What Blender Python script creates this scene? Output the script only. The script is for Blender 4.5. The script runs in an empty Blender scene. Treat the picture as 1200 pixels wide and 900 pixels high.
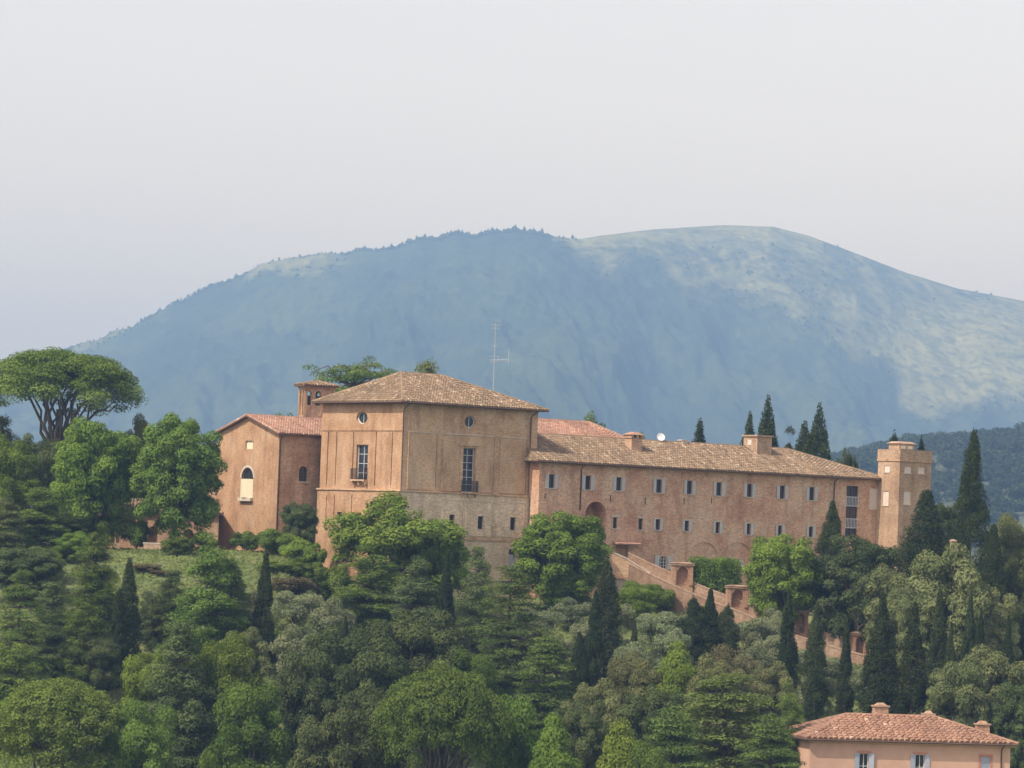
import bpy, math, random
import numpy as np
from mathutils import Vector, Matrix

random.seed(7)
sc = bpy.context.scene
col = sc.collection
R = math.radians

# ------------------------------------------------------------------ camera
FPX, YH, ROLL = 4800.0, 640.0, 0.0375         # focal length and horizon row for a 1200 px wide picture, camera roll
PITCH = math.atan((YH - 450.0) / FPX)
FWD = np.array([0, math.cos(PITCH), math.sin(PITCH)])
_r0, _u0 = np.array([1.0, 0, 0]), np.array([0, -math.sin(PITCH), math.cos(PITCH)])
RIGHT = math.cos(ROLL) * _r0 + math.sin(ROLL) * _u0
UP = -math.sin(ROLL) * _r0 + math.cos(ROLL) * _u0
cam_data = bpy.data.cameras.new('camera')
cam = bpy.data.objects.new('camera', cam_data)
col.objects.link(cam)
cam_data.sensor_width = 36
cam_data.lens = FPX / 1200 * 36
cam_data.clip_start = 1
cam_data.clip_end = 60000
cam.matrix_world = Matrix(((RIGHT[0], UP[0], -FWD[0], 0), (RIGHT[1], UP[1], -FWD[1], 0), (RIGHT[2], UP[2], -FWD[2], 0), (0, 0, 0, 1)))
sc.camera = cam

def ray(px, py):
    return FWD + RIGHT * (px - 600) / FPX + UP * (450 - py) / FPX
def at(px, py, Y):
    d = ray(px, py)
    return d * (Y / d[1])

# ------------------------------------------------------------------ sky and sun
ALPHA = R(38)                                   # heading of the convent's long front
cA, sA = math.cos(ALPHA), math.sin(ALPHA)
SUN_EL = R(49)
hx, hy = -0.76, -0.65                          # towards the sun, on plan
_n = math.hypot(hx, hy); hx /= _n; hy /= _n
world = bpy.data.worlds.new('World'); sc.world = world
world.use_nodes = True
wn = world.node_tree; wn.nodes.clear()
wo = wn.nodes.new('ShaderNodeOutputWorld'); bg = wn.nodes.new('ShaderNodeBackground')
sky = wn.nodes.new('ShaderNodeTexSky'); sky.sky_type = 'NISHITA'; sky.sun_disc = False
sky.sun_elevation = SUN_EL
sky.sun_rotation = math.atan2(hx, hy)
sky.air_density = 1.5; sky.dust_density = 2.5; sky.ozone_density = 1.2; sky.altitude = 300
hs = wn.nodes.new('ShaderNodeHueSaturation'); hs.inputs['Saturation'].default_value = 0.37
wn.links.new(sky.outputs[0], hs.inputs['Color'])
tn = wn.nodes.new('ShaderNodeMix'); tn.data_type = 'RGBA'; tn.blend_type = 'MULTIPLY'; tn.inputs[0].default_value = 1.0; tn.inputs[7].default_value = (1.065, 0.965, 0.945, 1)
wn.links.new(hs.outputs[0], tn.inputs[6]); wn.links.new(tn.outputs[2], bg.inputs['Color'])
bg.inputs['Strength'].default_value = 0.134
wn.links.new(bg.outputs[0], wo.inputs[0])
sun_d = bpy.data.lights.new('sun', 'SUN'); sun = bpy.data.objects.new('sun', sun_d); col.objects.link(sun)
sun_d.energy = 2.8; sun_d.angle = R(0.6); sun_d.color = (1.0, 0.93, 0.82)
sdir = Vector((hx * math.cos(SUN_EL), hy * math.cos(SUN_EL), math.sin(SUN_EL)))
sun.rotation_euler = sdir.to_track_quat('Z', 'Y').to_euler()
sun.location = sdir * 200
vs = sc.view_settings
vs.view_transform = 'Standard'; vs.look = 'None'; vs.exposure = 0.74; vs.gamma = 1.0; vs.use_curve_mapping = False
sc.cycles.use_denoising = True
sc.cycles.max_bounces = 6; sc.cycles.diffuse_bounces = 4; sc.cycles.glossy_bounces = 2
sc.cycles.transmission_bounces = 3; sc.cycles.volume_bounces = 0; sc.cycles.transparent_max_bounces = 6
sc.cycles.sample_clamp_indirect = 4

# ------------------------------------------------------------------ helpers
def tag(o, label=None, cat=None, group=None, kind=None):
    if label: o['label'] = label
    if cat: o['category'] = cat
    if group: o['group'] = group
    if kind: o['kind'] = kind
    return o
def empty(name, loc=(0, 0, 0), rz=0.0):
    o = bpy.data.objects.new(name, None); col.objects.link(o)
    o.location = loc; o.rotation_euler = (0, 0, rz); o.empty_display_size = 0.3
    return o
def link(name, me, mat=None, parent=None):
    if mat and not me.materials: me.materials.append(mat)
    o = bpy.data.objects.new(name, me); col.objects.link(o)
    if parent: o.parent = parent
    return o

class MB:
    """collects faces; build() links them as one mesh object"""
    def __init__(s): s.v = []; s.f = []; s.r = []
    def face(s, pts, n=None, r=0.5):
        pts = [np.asarray(p, float) for p in pts]
        if n is not None:
            c = np.zeros(3)
            for i in range(len(pts)):
                c += np.cross(pts[i] - pts[0], pts[(i + 1) % len(pts)] - pts[0])
            if c.dot(n) < 0: pts = pts[::-1]
        b = len(s.v); s.v += [tuple(p) for p in pts]; s.f.append(tuple(range(b, b + len(pts)))); s.r.append(r)
    def hexa(s, c, r=0.5):
        """8 corners: bottom ring 0-3, top ring 4-7"""
        c = [np.asarray(p, float) for p in c]; m = sum(c) / 8
        for q in ((0, 1, 2, 3), (4, 5, 6, 7), (0, 1, 5, 4), (1, 2, 6, 5), (2, 3, 7, 6), (3, 0, 4, 7)):
            pts = [c[i] for i in q]; s.face(pts, sum(pts) / 4 - m, r)
    def box(s, x0, x1, y0, y1, z0, z1, r=0.5):
        s.hexa([(x0, y0, z0), (x1, y0, z0), (x1, y1, z0), (x0, y1, z0), (x0, y0, z1), (x1, y0, z1), (x1, y1, z1), (x0, y1, z1)], r)
    def tube(s, pts, rad, n=6, cap=True):
        pts = [np.asarray(p, float) for p in pts]
        rad = rad if isinstance(rad, (list, tuple)) else [rad] * len(pts)
        rings = []
        for i, p in enumerate(pts):
            d = pts[min(i + 1, len(pts) - 1)] - pts[max(i - 1, 0)]
            d /= (np.linalg.norm(d) + 1e-9)
            a = np.cross(d, (0, 0, 1.0)) if abs(d[2]) < 0.9 else np.cross(d, (1.0, 0, 0))
            a /= np.linalg.norm(a); b = np.cross(d, a)
            base = len(s.v)
            for k in range(n):
                t = 2 * math.pi * k / n
                s.v.append(tuple(p + rad[i] * (math.cos(t) * a + math.sin(t) * b)))
            rings.append(base)
        for i in range(len(pts) - 1):
            for k in range(n):
                k2 = (k + 1) % n
                s.f.append((rings[i] + k, rings[i] + k2, rings[i + 1] + k2, rings[i + 1] + k)); s.r.append(0.5)
        if cap:
            s.f.append(tuple(rings[0] + k for k in range(n))[::-1]); s.r.append(0.5)
            s.f.append(tuple(rings[-1] + k for k in range(n))); s.r.append(0.5)
    def build(s, name, mat, parent=None, smooth=False):
        me = bpy.data.meshes.new(name); me.from_pydata(s.v, [], s.f)
        at_ = me.attributes.new('rnd', 'FLOAT', 'FACE'); at_.data.foreach_set('value', np.array(s.r, dtype=np.float32))
        if smooth: me.polygons.foreach_set('use_smooth', [True] * len(me.polygons))
        me.update()
        return link(name, me, mat, parent)

def quads_mesh(name, V, rnd=None, nv=4):
    """V: (N, nv, 3) array of loose faces"""
    N = len(V); me = bpy.data.meshes.new(name)
    me.vertices.add(N * nv); me.vertices.foreach_set('co', V.reshape(-1).astype(np.float32))
    me.loops.add(N * nv); me.loops.foreach_set('vertex_index', np.arange(N * nv, dtype=np.int32))
    me.polygons.add(N); me.polygons.foreach_set('loop_start', np.arange(0, N * nv, nv, dtype=np.int32))
    me.update(calc_edges=True)
    if rnd is not None:
        a = me.attributes.new('rnd', 'FLOAT', 'FACE'); a.data.foreach_set('value', rnd.astype(np.float32))
    return me

def _h(i, j, k):
    n = (i * 374761393 + j * 668265263 + k * 2147483647 + 1013) & 0xFFFFFFFF
    n = ((n ^ (n >> 13)) * 1274126177) & 0xFFFFFFFF
    return ((n ^ (n >> 16)) & 0xFFFF) / 65535.0
def vnoise(x, y, seed=0):
    x = np.asarray(x, float); y = np.asarray(y, float)
    i = np.floor(x).astype(np.int64); j = np.floor(y).astype(np.int64); fx = x - i; fy = y - j
    fx = fx * fx * (3 - 2 * fx); fy = fy * fy * (3 - 2 * fy)
    a, b, c, d = _h(i, j, seed), _h(i + 1, j, seed), _h(i, j + 1, seed), _h(i + 1, j + 1, seed)
    return (a * (1 - fx) + b * fx) * (1 - fy) + (c * (1 - fx) + d * fx) * fy
def fbm(x, y, o=4, seed=0):
    t = 0; a = 0.5; n = 0
    for k in range(o):
        t = t + a * vnoise(x * 2 ** k, y * 2 ** k, seed + k); n += a; a *= 0.5
    return t / n - 0.5
def sstep(a, b, x):
    t = np.clip((np.asarray(x, float) - a) / (b - a), 0, 1); return t * t * (3 - 2 * t)

# ------------------------------------------------------------------ materials
def new_mat(name):
    m = bpy.data.materials.new(name); m.use_nodes = True
    nt = m.node_tree; nt.nodes.clear()
    o = nt.nodes.new('ShaderNodeOutputMaterial')
    return m, nt, o
def nd(nt, t, **kw):
    n = nt.nodes.new(t)
    for k, v in kw.items(): setattr(n, k, v)
    return n
def ramp(nt, fac, stops):
    r = nt.nodes.new('ShaderNodeValToRGB'); e = r.color_ramp.elements
    while len(e) < len(stops): e.new(0.5)
    for x, (p, c) in zip(e, stops): x.position = p; x.color = (*c, 1)
    nt.links.new(fac, r.inputs[0]); return r.outputs[0]
def noise(nt, vec, scale, detail=4, rough=0.6, sx=None):
    n = nt.nodes.new('ShaderNodeTexNoise'); n.inputs['Scale'].default_value = scale
    n.inputs['Detail'].default_value = detail; n.inputs['Roughness'].default_value = rough
    if sx:
        mp = nt.nodes.new('ShaderNodeMapping'); mp.inputs['Scale'].default_value = sx
        nt.links.new(vec, mp.inputs[0]); vec = mp.outputs[0]
    nt.links.new(vec, n.inputs['Vector']); return n.outputs['Fac']
def mix(nt, fac, a, b, mode='MIX'):
    m = nt.nodes.new('ShaderNodeMix'); m.data_type = 'RGBA'; m.blend_type = mode
    for s, v in ((m.inputs[0], fac), (m.inputs[6], a), (m.inputs[7], b)):
        if hasattr(v, 'is_output'): nt.links.new(v, s)
        elif isinstance(v, (int, float)): s.default_value = v
        else: s.default_value = (*v, 1)
    return m.outputs[2]
def plain(name, c, rough=0.7, var=0.15, scale=3.0, metal=0.0):
    m, nt, o = new_mat(name)
    b = nd(nt, 'ShaderNodeBsdfPrincipled'); b.inputs['Roughness'].default_value = rough; b.inputs['Metallic'].default_value = metal
    tc = nd(nt, 'ShaderNodeTexCoord')
    f = noise(nt, tc.outputs['Object'], scale, 5)
    cc = ramp(nt, f, [(0.3, tuple(x * (1 - var) for x in c)), (0.7, tuple(min(1, x * (1 + var)) for x in c))])
    nt.links.new(cc, b.inputs['Base Color']); nt.links.new(b.outputs[0], o.inputs[0])
    return m
def brick(name, c1, c2, c3, patch=(0.42, 0.34, 0.25), pamt=0.35, seed=0.0):
    """old brickwork too far off to show bricks: coursed streaks, repaired patches, weathering, fine bump"""
    m, nt, o = new_mat(name)
    b = nd(nt, 'ShaderNodeBsdfPrincipled'); b.inputs['Roughness'].default_value = 0.9
    tc = nd(nt, 'ShaderNodeTexCoord')
    mp = nd(nt, 'ShaderNodeMapping'); mp.inputs['Location'].default_value = (seed, seed * 1.7, seed * 0.3)
    nt.links.new(tc.outputs['Object'], mp.inputs[0]); v = mp.outputs[0]
    big = noise(nt, v, 0.35, 5, 0.65)
    base = ramp(nt, big, [(0.36, c1), (0.5, c2), (0.63, c3)])
    course = noise(nt, v, 2.6, 4, 0.7, (1, 1, 3.4))
    base = mix(nt, 0.75, base, ramp(nt, course, [(0.3, (0.52, 0.48, 0.45)), (0.5, (0.97, 0.97, 0.97)), (0.7, (1.35, 1.28, 1.18))]), 'MULTIPLY')
    pt = noise(nt, v, 0.8, 6, 0.7)
    pf = ramp(nt, pt, [(0.56, (0, 0, 0)), (0.63, (pamt,) * 3)])
    base = mix(nt, pf, base, patch)
    fine = noise(nt, v, 9.0, 3, 0.7, (1, 1, 2.2))
    base = mix(nt, 0.6, base, ramp(nt, fine, [(0.35, (0.45, 0.42, 0.40)), (0.6, (1.25, 1.2, 1.16))]), 'MULTIPLY')
    stain = noise(nt, v, 1.1, 4, 0.6, (1.0, 1.0, 0.16))
    base = mix(nt, 0.38, base, ramp(nt, stain, [(0.36, (0.5, 0.47, 0.44)), (0.52, (1.06, 1.06, 1.06))]), 'MULTIPLY')
    bp = nd(nt, 'ShaderNodeBump'); bp.inputs['Strength'].default_value = 0.5; bp.inputs['Distance'].default_value = 0.05
    nt.links.new(fine, bp.inputs['Height']); nt.links.new(bp.outputs[0], b.inputs['Normal'])
    nt.links.new(base, b.inputs['Base Color']); nt.links.new(b.outputs[0], o.inputs[0])
    return m
def tile_mat(name, stops, rough=0.85):
    m, nt, o = new_mat(name)
    b = nd(nt, 'ShaderNodeBsdfPrincipled'); b.inputs['Roughness'].default_value = rough
    a = nd(nt, 'ShaderNodeAttribute'); a.attribute_name = 'rnd'
    c = ramp(nt, a.outputs['Fac'], stops)
    tc = nd(nt, 'ShaderNodeTexCoord')
    n = noise(nt, tc.outputs['Object'], 0.45, 5, 0.65)
    c = mix(nt, 0.75, c, ramp(nt, n, [(0.35, (0.68, 0.68, 0.66)), (0.62, (1.15, 1.12, 1.1))]), 'MULTIPLY')
    nt.links.new(c, b.inputs['Base Color']); nt.links.new(b.outputs[0], o.inputs[0])
    return m
def leaf_mat(name, dark, light, trans=0.3):
    m, nt, o = new_mat(name)
    a = nd(nt, 'ShaderNodeAttribute'); a.attribute_name = 'rnd'
    oi = nd(nt, 'ShaderNodeObjectInfo')
    c = ramp(nt, a.outputs['Fac'], [(0.0, dark), (1.0, light)])
    hsv = nd(nt, 'ShaderNodeHueSaturation')
    mr = nd(nt, 'ShaderNodeMapRange'); mr.inputs[3].default_value = 0.8; mr.inputs[4].default_value = 1.22
    nt.links.new(oi.outputs['Random'], mr.inputs[0]); nt.links.new(mr.outputs[0], hsv.inputs['Value'])
    mh = nd(nt, 'ShaderNodeMapRange'); mh.inputs[3].default_value = 0.485; mh.inputs[4].default_value = 0.515
    ml = nd(nt, 'ShaderNodeMath', operation='MULTIPLY'); ml.inputs[1].default_value = 7.31
    fr = nd(nt, 'ShaderNodeMath', operation='FRACT')
    nt.links.new(oi.outputs['Random'], ml.inputs[0]); nt.links.new(ml.outputs[0], fr.inputs[0])
    nt.links.new(fr.outputs[0], mh.inputs[0]); nt.links.new(mh.outputs[0], hsv.inputs['Hue'])
    nt.links.new(c, hsv.inputs['Color'])
    d = nd(nt, 'ShaderNodeBsdfDiffuse'); t = nd(nt, 'ShaderNodeBsdfTranslucent'); ms = nd(nt, 'ShaderNodeMixShader')
    ms.inputs[0].default_value = trans
    nt.links.new(hsv.outputs[0], d.inputs[0])
    tl = mix(nt, 1.0, hsv.outputs[0], (1.2, 1.15, 0.7), 'MULTIPLY')
    nt.links.new(tl, t.inputs[0])
    nt.links.new(d.outputs[0], ms.inputs[1]); nt.links.new(t.outputs[0], ms.inputs[2]); nt.links.new(ms.outputs[0], o.inputs[0])
    return m

M = {}
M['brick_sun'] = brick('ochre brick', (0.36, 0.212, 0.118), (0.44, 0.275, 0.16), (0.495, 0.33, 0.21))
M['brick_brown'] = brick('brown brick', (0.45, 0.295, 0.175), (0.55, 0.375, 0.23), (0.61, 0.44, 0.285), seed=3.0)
M['brick_pale'] = brick('pale beige brick', (0.60, 0.475, 0.325), (0.67, 0.545, 0.385), (0.71, 0.60, 0.45), seed=5.0)
M['brick_pink'] = brick('rose brick', (0.48, 0.265, 0.17), (0.59, 0.375, 0.25), (0.63, 0.445, 0.315), (0.58, 0.44, 0.31), 0.55, seed=8.0)
M['brick_red'] = brick('red brick', (0.37, 0.225, 0.14), (0.455, 0.295, 0.19), (0.51, 0.355, 0.245), seed=11.0)
M['brick_tower'] = brick('tower brick', (0.34, 0.225, 0.145), (0.42, 0.29, 0.19), (0.48, 0.345, 0.235), seed=14.0)
M['brick_ramp'] = brick('dull garden brick', (0.22, 0.14, 0.092), (0.29, 0.19, 0.125), (0.35, 0.25, 0.175), seed=17.0)
M['stone'] = plain('pale stone', (0.50, 0.43, 0.35), 0.85, 0.2, 2.5)
M['coping'] = plain('brick coping', (0.36, 0.245, 0.17), 0.9, 0.3, 2.5)
M['tile_old'] = tile_mat('weathered roof tile', [(0.0, (0.08, 0.055, 0.036)), (0.3, (0.195, 0.13, 0.078)), (0.7, (0.30, 0.21, 0.128)), (1.0, (0.46, 0.365, 0.26))])
M['tile_red'] = tile_mat('red roof tile', [(0.0, (0.24, 0.125, 0.085)), (0.4, (0.35, 0.19, 0.13)), (0.75, (0.42, 0.255, 0.18)), (1.0, (0.52, 0.38, 0.29))])
M['tile_house'] = tile_mat('orange roof tile', [(0.0, (0.22, 0.115, 0.07)), (0.5, (0.31, 0.17, 0.108)), (0.9, (0.38, 0.23, 0.155)), (1.0, (0.52, 0.38, 0.29))])
M['roofbase'] = plain('roof boarding', (0.15, 0.09, 0.06), 0.9)
M['eave'] = plain('dark eave timber', (0.10, 0.065, 0.05), 0.8)
M['pipe'] = plain('brown copper pipe', (0.13, 0.075, 0.055), 0.55, metal=0.2)
M['glass'] = plain('window glass', (0.025, 0.028, 0.032), 0.12, 0.1)
M['frame_white'] = plain('white window bars', (0.62, 0.63, 0.66), 0.6)
M['frame_dark'] = plain('dark window frame', (0.07, 0.055, 0.05), 0.6)
M['shutter'] = plain('grey painted shutter', (0.46, 0.445, 0.44), 0.65, 0.08)
M['shutter_blue'] = plain('blue grey shutter', (0.34, 0.37, 0.45), 0.65, 0.08)
M['blind'] = plain('cream blind', (0.68, 0.60, 0.43), 0.7, 0.06)
M['board'] = plain('pale board', (0.62, 0.52, 0.45), 0.8, 0.1)
M['iron'] = plain('dark iron', (0.05, 0.045, 0.045), 0.5)
M['steel'] = plain('galvanised steel', (0.52, 0.53, 0.55), 0.4, metal=0.6)
M['dish'] = plain('white dish', (0.75, 0.74, 0.74), 0.5)
M['plaster_pink'] = plain('salmon plaster', (0.56, 0.345, 0.25), 0.9, 0.10, 0.8)
M['trim_red'] = plain('terracotta trim', (0.46, 0.20, 0.13), 0.85)
M['bark'] = plain('grey brown bark', (0.13, 0.10, 0.075), 0.95, 0.35, 4)
M['bark_pine'] = plain('pine bark', (0.105, 0.085, 0.075), 0.95, 0.35, 4)
M['wood_door'] = plain('dark wood door', (0.09, 0.05, 0.04), 0.7)

# ------------------------------------------------------------------ terrain
_PY = [-3000, 60, 150, 230, 280, 310, 330, 350, 370, 385, 397, 404, 445, 480, 600, 900, 2500, 20000]
_PZ = [-60, -46, -60, -50, -36, -27.5, -22.5, -17.6, -13.0, -9.6, -6.9, -5.2, -3.6, -8, -42, -75, -92, -92]
_LZ = [-60, -46, -60, -50, -36, -27.5, -22.0, -16.5, -10.5, -5.6, -1.9, -1.8, -1.8, -8, -42, -75, -92, -92]
def gz(x, y):
    x = np.asarray(x, float); y = np.asarray(y, float)
    zc = (np.interp(y - 3, _PY, _PZ) + np.interp(y, _PY, _PZ) + np.interp(y + 3, _PY, _PZ)) / 3
    zl = (np.interp(y - 2, _PY, _LZ) + np.interp(y + 8, _PY, _LZ) + np.interp(y + 4, _PY, _LZ)) / 3
    w = sstep(-13, -21, x)
    z = zc * (1 - w) + zl * w
    near = sstep(330, 345, y) * (1 - sstep(450, 520, y))
    z = z - np.clip(x - 15, 0, 40) * 0.12 * near * (1 - sstep(400, 412, y))
    z = z + fbm(x * 0.12, y * 0.12, 3, 5) * 1.0 * near * (1 - sstep(400, 404, y))
    return z

def grid_mesh(name, X, Y, Z):
    nj, ni = X.shape
    me = bpy.data.meshes.new(name)
    V = np.stack([X, Y, Z], -1).reshape(-1, 3)
    i, j = np.meshgrid(np.arange(ni - 1), np.arange(nj - 1)); a = (j * ni + i).reshape(-1)
    F = np.stack([a, a + 1, a + 1 + ni, a + ni], -1)
    me.vertices.add(len(V)); me.vertices.foreach_set('co', V.reshape(-1).astype(np.float32))
    me.loops.add(F.size); me.loops.foreach_set('vertex_index', F.reshape(-1).astype(np.int32))
    me.polygons.add(len(F)); me.polygons.foreach_set('loop_start', np.arange(0, F.size, 4, dtype=np.int32))
    me.polygons.foreach_set('use_smooth', np.ones(len(F), dtype=bool))
    me.update(calc_edges=True)
    return me

m, nt, o = new_mat('meadow ground')
b = nd(nt, 'ShaderNodeBsdfPrincipled'); b.inputs['Roughness'].default_value = 1.0
g = nd(nt, 'ShaderNodeNewGeometry')
n1 = noise(nt, g.outputs['Position'], 0.12, 6, 0.65); n2 = noise(nt, g.outputs['Position'], 1.3, 5, 0.7)
c = ramp(nt, n1, [(0.3, (0.085, 0.12, 0.04)), (0.5, (0.135, 0.165, 0.06)), (0.7, (0.20, 0.205, 0.09))])
c = mix(nt, 0.6, c, ramp(nt, n2, [(0.3, (0.55, 0.58, 0.5)), (0.7, (1.3, 1.25, 1.1))]), 'MULTIPLY')
nt.links.new(c, b.inputs['Base Color'])
bp = nd(nt, 'ShaderNodeBump'); bp.inputs['Strength'].default_value = 0.8; bp.inputs['Distance'].default_value = 0.3
nt.links.new(n2, bp.inputs['Height']); nt.links.new(bp.outputs[0], b.inputs['Normal'])
nt.links.new(b.outputs[0], o.inputs[0]); M['ground'] = m

xs = np.concatenate([-np.geomspace(5000, 70, 30), np.arange(-66, 66.1, 1.5), np.geomspace(70, 5000, 30)])
ys = np.concatenate([np.linspace(-1200, 200, 26), np.arange(215, 300, 8), np.arange(300, 460, 1.5), np.arange(460, 640, 10), np.geomspace(650, 12000, 40)])
GX, GY = np.meshgrid(xs, ys)
ground = link('ground', grid_mesh('ground', GX, GY, gz(GX, GY)), M['ground'])
tag(ground, 'grassy hillside falling away below the brick convent', 'ground', kind='structure')

# ------------------------------------------------------------------ mountain
SK = [(-900, 640), (-500, 560), (-250, 500), (-60, 452), (20, 430), (85, 406), (130, 389), (180, 368), (250, 334), (300, 310), (340, 303), (380, 296), (440, 293), (500, 278), (560, 272), (620, 273), (650, 277), (664, 279), (676, 279), (700, 275), (760, 268), (840, 263), (900, 265), (940, 275), (1000, 297), (1060, 320), (1120, 338), (1200, 353), (1330, 392), (1500, 430), (1800, 500), (2200, 600)]
def hor(px): return YH + ROLL * (np.asarray(px, float) - 600)
npx, nt_ = 760, 230
pxs = np.linspace(-880, 2180, npx)
# finer columns inside the frame
pxs = np.concatenate([np.linspace(-880, 0, 120), np.linspace(2, 1230, 620), np.linspace(1240, 2180, 120)])
tt = np.concatenate([np.linspace(0, 1, nt_), np.linspace(1.01, 1.6, 24)])
PX, T = np.meshgrid(pxs, tt)
ridgeY = 7000 + 900 * sstep(600, 860, PX) + 250 * np.sin(PX / 170.0)
baseY = 3600 + 300 * np.sin(PX / 260.0 + 1)
Ym = baseY + (ridgeY - baseY) * T
Xm = (PX - 600) / FPX * Ym
_un = (vnoise(PX / 22.0, PX * 0, 91) - 0.5) * 7 * sstep(60, 120, PX) * (1 - sstep(600, 660, PX))
Hs = (hor(PX) - np.interp(PX, [a for a, _ in SK], [b_ for _, b_ in SK]) + _un) / FPX * ridgeY
base = -98.0
E0, E1 = base / baseY, Hs / ridgeY
shape = np.where(T <= 1, 1 - (1 - np.clip(T, 0, 1)) ** 1.3, 1.0)
env = np.clip(np.sin(np.clip(T, 0, 1) * math.pi), 0, 1) ** 0.8 * (1 - np.clip(T, 0, 1)) ** 0.6
Zm = Ym * (E0 + (E1 - E0) * shape)
Zm = np.where(T > 1, Hs * (1 - ((T - 1) / 0.6) ** 2 * 0.9), Zm)
gul = fbm(PX / 130.0 + 1.2 * fbm(PX / 200, T * 3, 3, 31), T * 3.6 + PX / 300.0, 5, 11)
Zm = Zm + env * gul * 270
Zm = Zm + env * 40 * np.exp(-((PX - 560 - T * 90) / 170) ** 2) - env * 70 * np.exp(-((PX - 900) / 150.0) ** 2)
PYm = hor(PX) - FPX * Zm / Ym
edge = np.interp(PX, [655, 672, 700, 760, 828, 890, 958, 1045, 1056, 1100, 1200, 1400], [262, 277, 289, 308, 338, 362, 386, 424, 462, 470, 468, 440])
nz = fbm(Xm / 210, Ym / 900, 5, 41)
nf = fbm(Xm / 38, Ym / 240, 4, 47)
bald = sstep(-14, 20, edge + 12 - PYm + nz * 80 + nf * 20) * (PX > 640)
skyl = np.interp(PX, [a for a, _ in SK], [b_ for _, b_ in SK])
mid = sstep(0.02, -0.10, nf) * 0.85                                          # scrub in the grass
core = sstep(30, 0, PYm - skyl) * (PX > 660) * (PX < 960)                    # clean turf along the crest
low = sstep(985, 1060, PX) * sstep(340, 400, PYm)                             # dry pale slopes on the right
bald = bald * np.clip(0.74 + 0.26 * core + 0.4 * low + nz * 0.5 - mid * (1 - core) * 0.45, 0, 1)
left = sstep(265, 300, PX) * (1 - sstep(370, 410, PX)) * sstep(24, 4, PYm - skyl + nf * 30)
left2 = (1 - sstep(150, 210, PX)) * sstep(60, 90, PX) * sstep(14, 2, PYm - skyl + nf * 30) * 0.7
bald = np.clip(np.maximum(bald, np.maximum(left, left2) * 0.8), 0, 1)
canopy = (1 - bald) * (fbm(Xm / 17, Ym / 60, 3, 61) * 14 + fbm(Xm / 60, Ym / 200, 3, 67) * 20)
Zm = Zm + canopy * np.clip((1 - T) * 5, 0.1, 1)
mme = grid_mesh('mountain', Xm, Ym, Zm)
ba = mme.attributes.new('bald', 'FLOAT', 'POINT'); ba.data.foreach_set('value', bald.reshape(-1).astype(np.float32))
m, nt, o = new_mat('mountain cover')
b = nd(nt, 'ShaderNodeBsdfDiffuse')
a = nd(nt, 'ShaderNodeAttribute'); a.attribute_name = 'bald'
g_ = nd(nt, 'ShaderNodeNewGeometry'); g = nd(nt, 'ShaderNodeMapping'); g.inputs['Scale'].default_value = (1, 0.3, 1); nt.links.new(g_.outputs['Position'], g.inputs[0])
n1 = noise(nt, g.outputs['Vector'], 0.012, 6, 0.7); n2 = noise(nt, g.outputs['Vector'], 0.004, 5, 0.6)
fc = ramp(nt, n1, [(0.3, (0.030, 0.044, 0.022)), (0.7, (0.052, 0.072, 0.034))])
n4 = noise(nt, g.outputs['Vector'], 0.05, 5, 0.75)
fc = mix(nt, 0.4, fc, ramp(nt, n4, [(0.36, (0.35, 0.4, 0.4)), (0.52, (1, 1, 1)), (0.66, (2.0, 1.8, 1.6))]), 'MULTIPLY')
fc = mix(nt, 0.7, fc, ramp(nt, n2, [(0.38, (0.7, 0.74, 0.74)), (0.5, (1, 1, 1)), (0.62, (1.4, 1.35, 1.25))]), 'MULTIPLY')
gc = ramp(nt, n1, [(0.3, (0.185, 0.195, 0.08)), (0.7, (0.285, 0.28, 0.125))])
n5 = noise(nt, g.outputs['Vector'], 0.028, 3, 0.6); n6 = noise(nt, g.outputs['Vector'], 0.075, 2, 0.5)
gc = mix(nt, ramp(nt, n5, [(0.47, (0, 0, 0)), (0.62, (0.45, 0.45, 0.45))]), gc, fc)
gc = mix(nt, ramp(nt, n6, [(0.52, (0, 0, 0)), (0.62, (0.5, 0.5, 0.5))]), gc, fc)
n3 = noise(nt, g.outputs['Vector'], 0.05, 7, 0.8)
sb_ = nd(nt, 'ShaderNodeMath', operation='SUBTRACT'); sb_.inputs[1].default_value = 0.5; nt.links.new(n3, sb_.inputs[0])
ml_ = nd(nt, 'ShaderNodeMath', operation='MULTIPLY'); ml_.inputs[1].default_value = 2.2; nt.links.new(sb_.outputs[0], ml_.inputs[0])
gt_ = nd(nt, 'ShaderNodeMath', operation='MULTIPLY'); nt.links.new(ml_.outputs[0], gt_.inputs[0])
tr_ = nd(nt, 'ShaderNodeMapRange'); tr_.inputs[2].default_value = 0.3; nt.links.new(a.outputs['Fac'], tr_.inputs[0]); nt.links.new(tr_.outputs[0], gt_.inputs[1])
ad_ = nd(nt, 'ShaderNodeMath', operation='ADD'); ad_.use_clamp = True; nt.links.new(a.outputs['Fac'], ad_.inputs[0]); nt.links.new(gt_.outputs[0], ad_.inputs[1])
nt.links.new(mix(nt, ad_.outputs[0], fc, gc), b.inputs[0]); nt.links.new(b.outputs[0], o.inputs[0]); M['mountain'] = m
mountain = link('mountain', mme, m)
tag(mountain, 'long hazy blue mountain with wooded flank and bald rounded summit', 'mountain', kind='structure')

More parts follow.
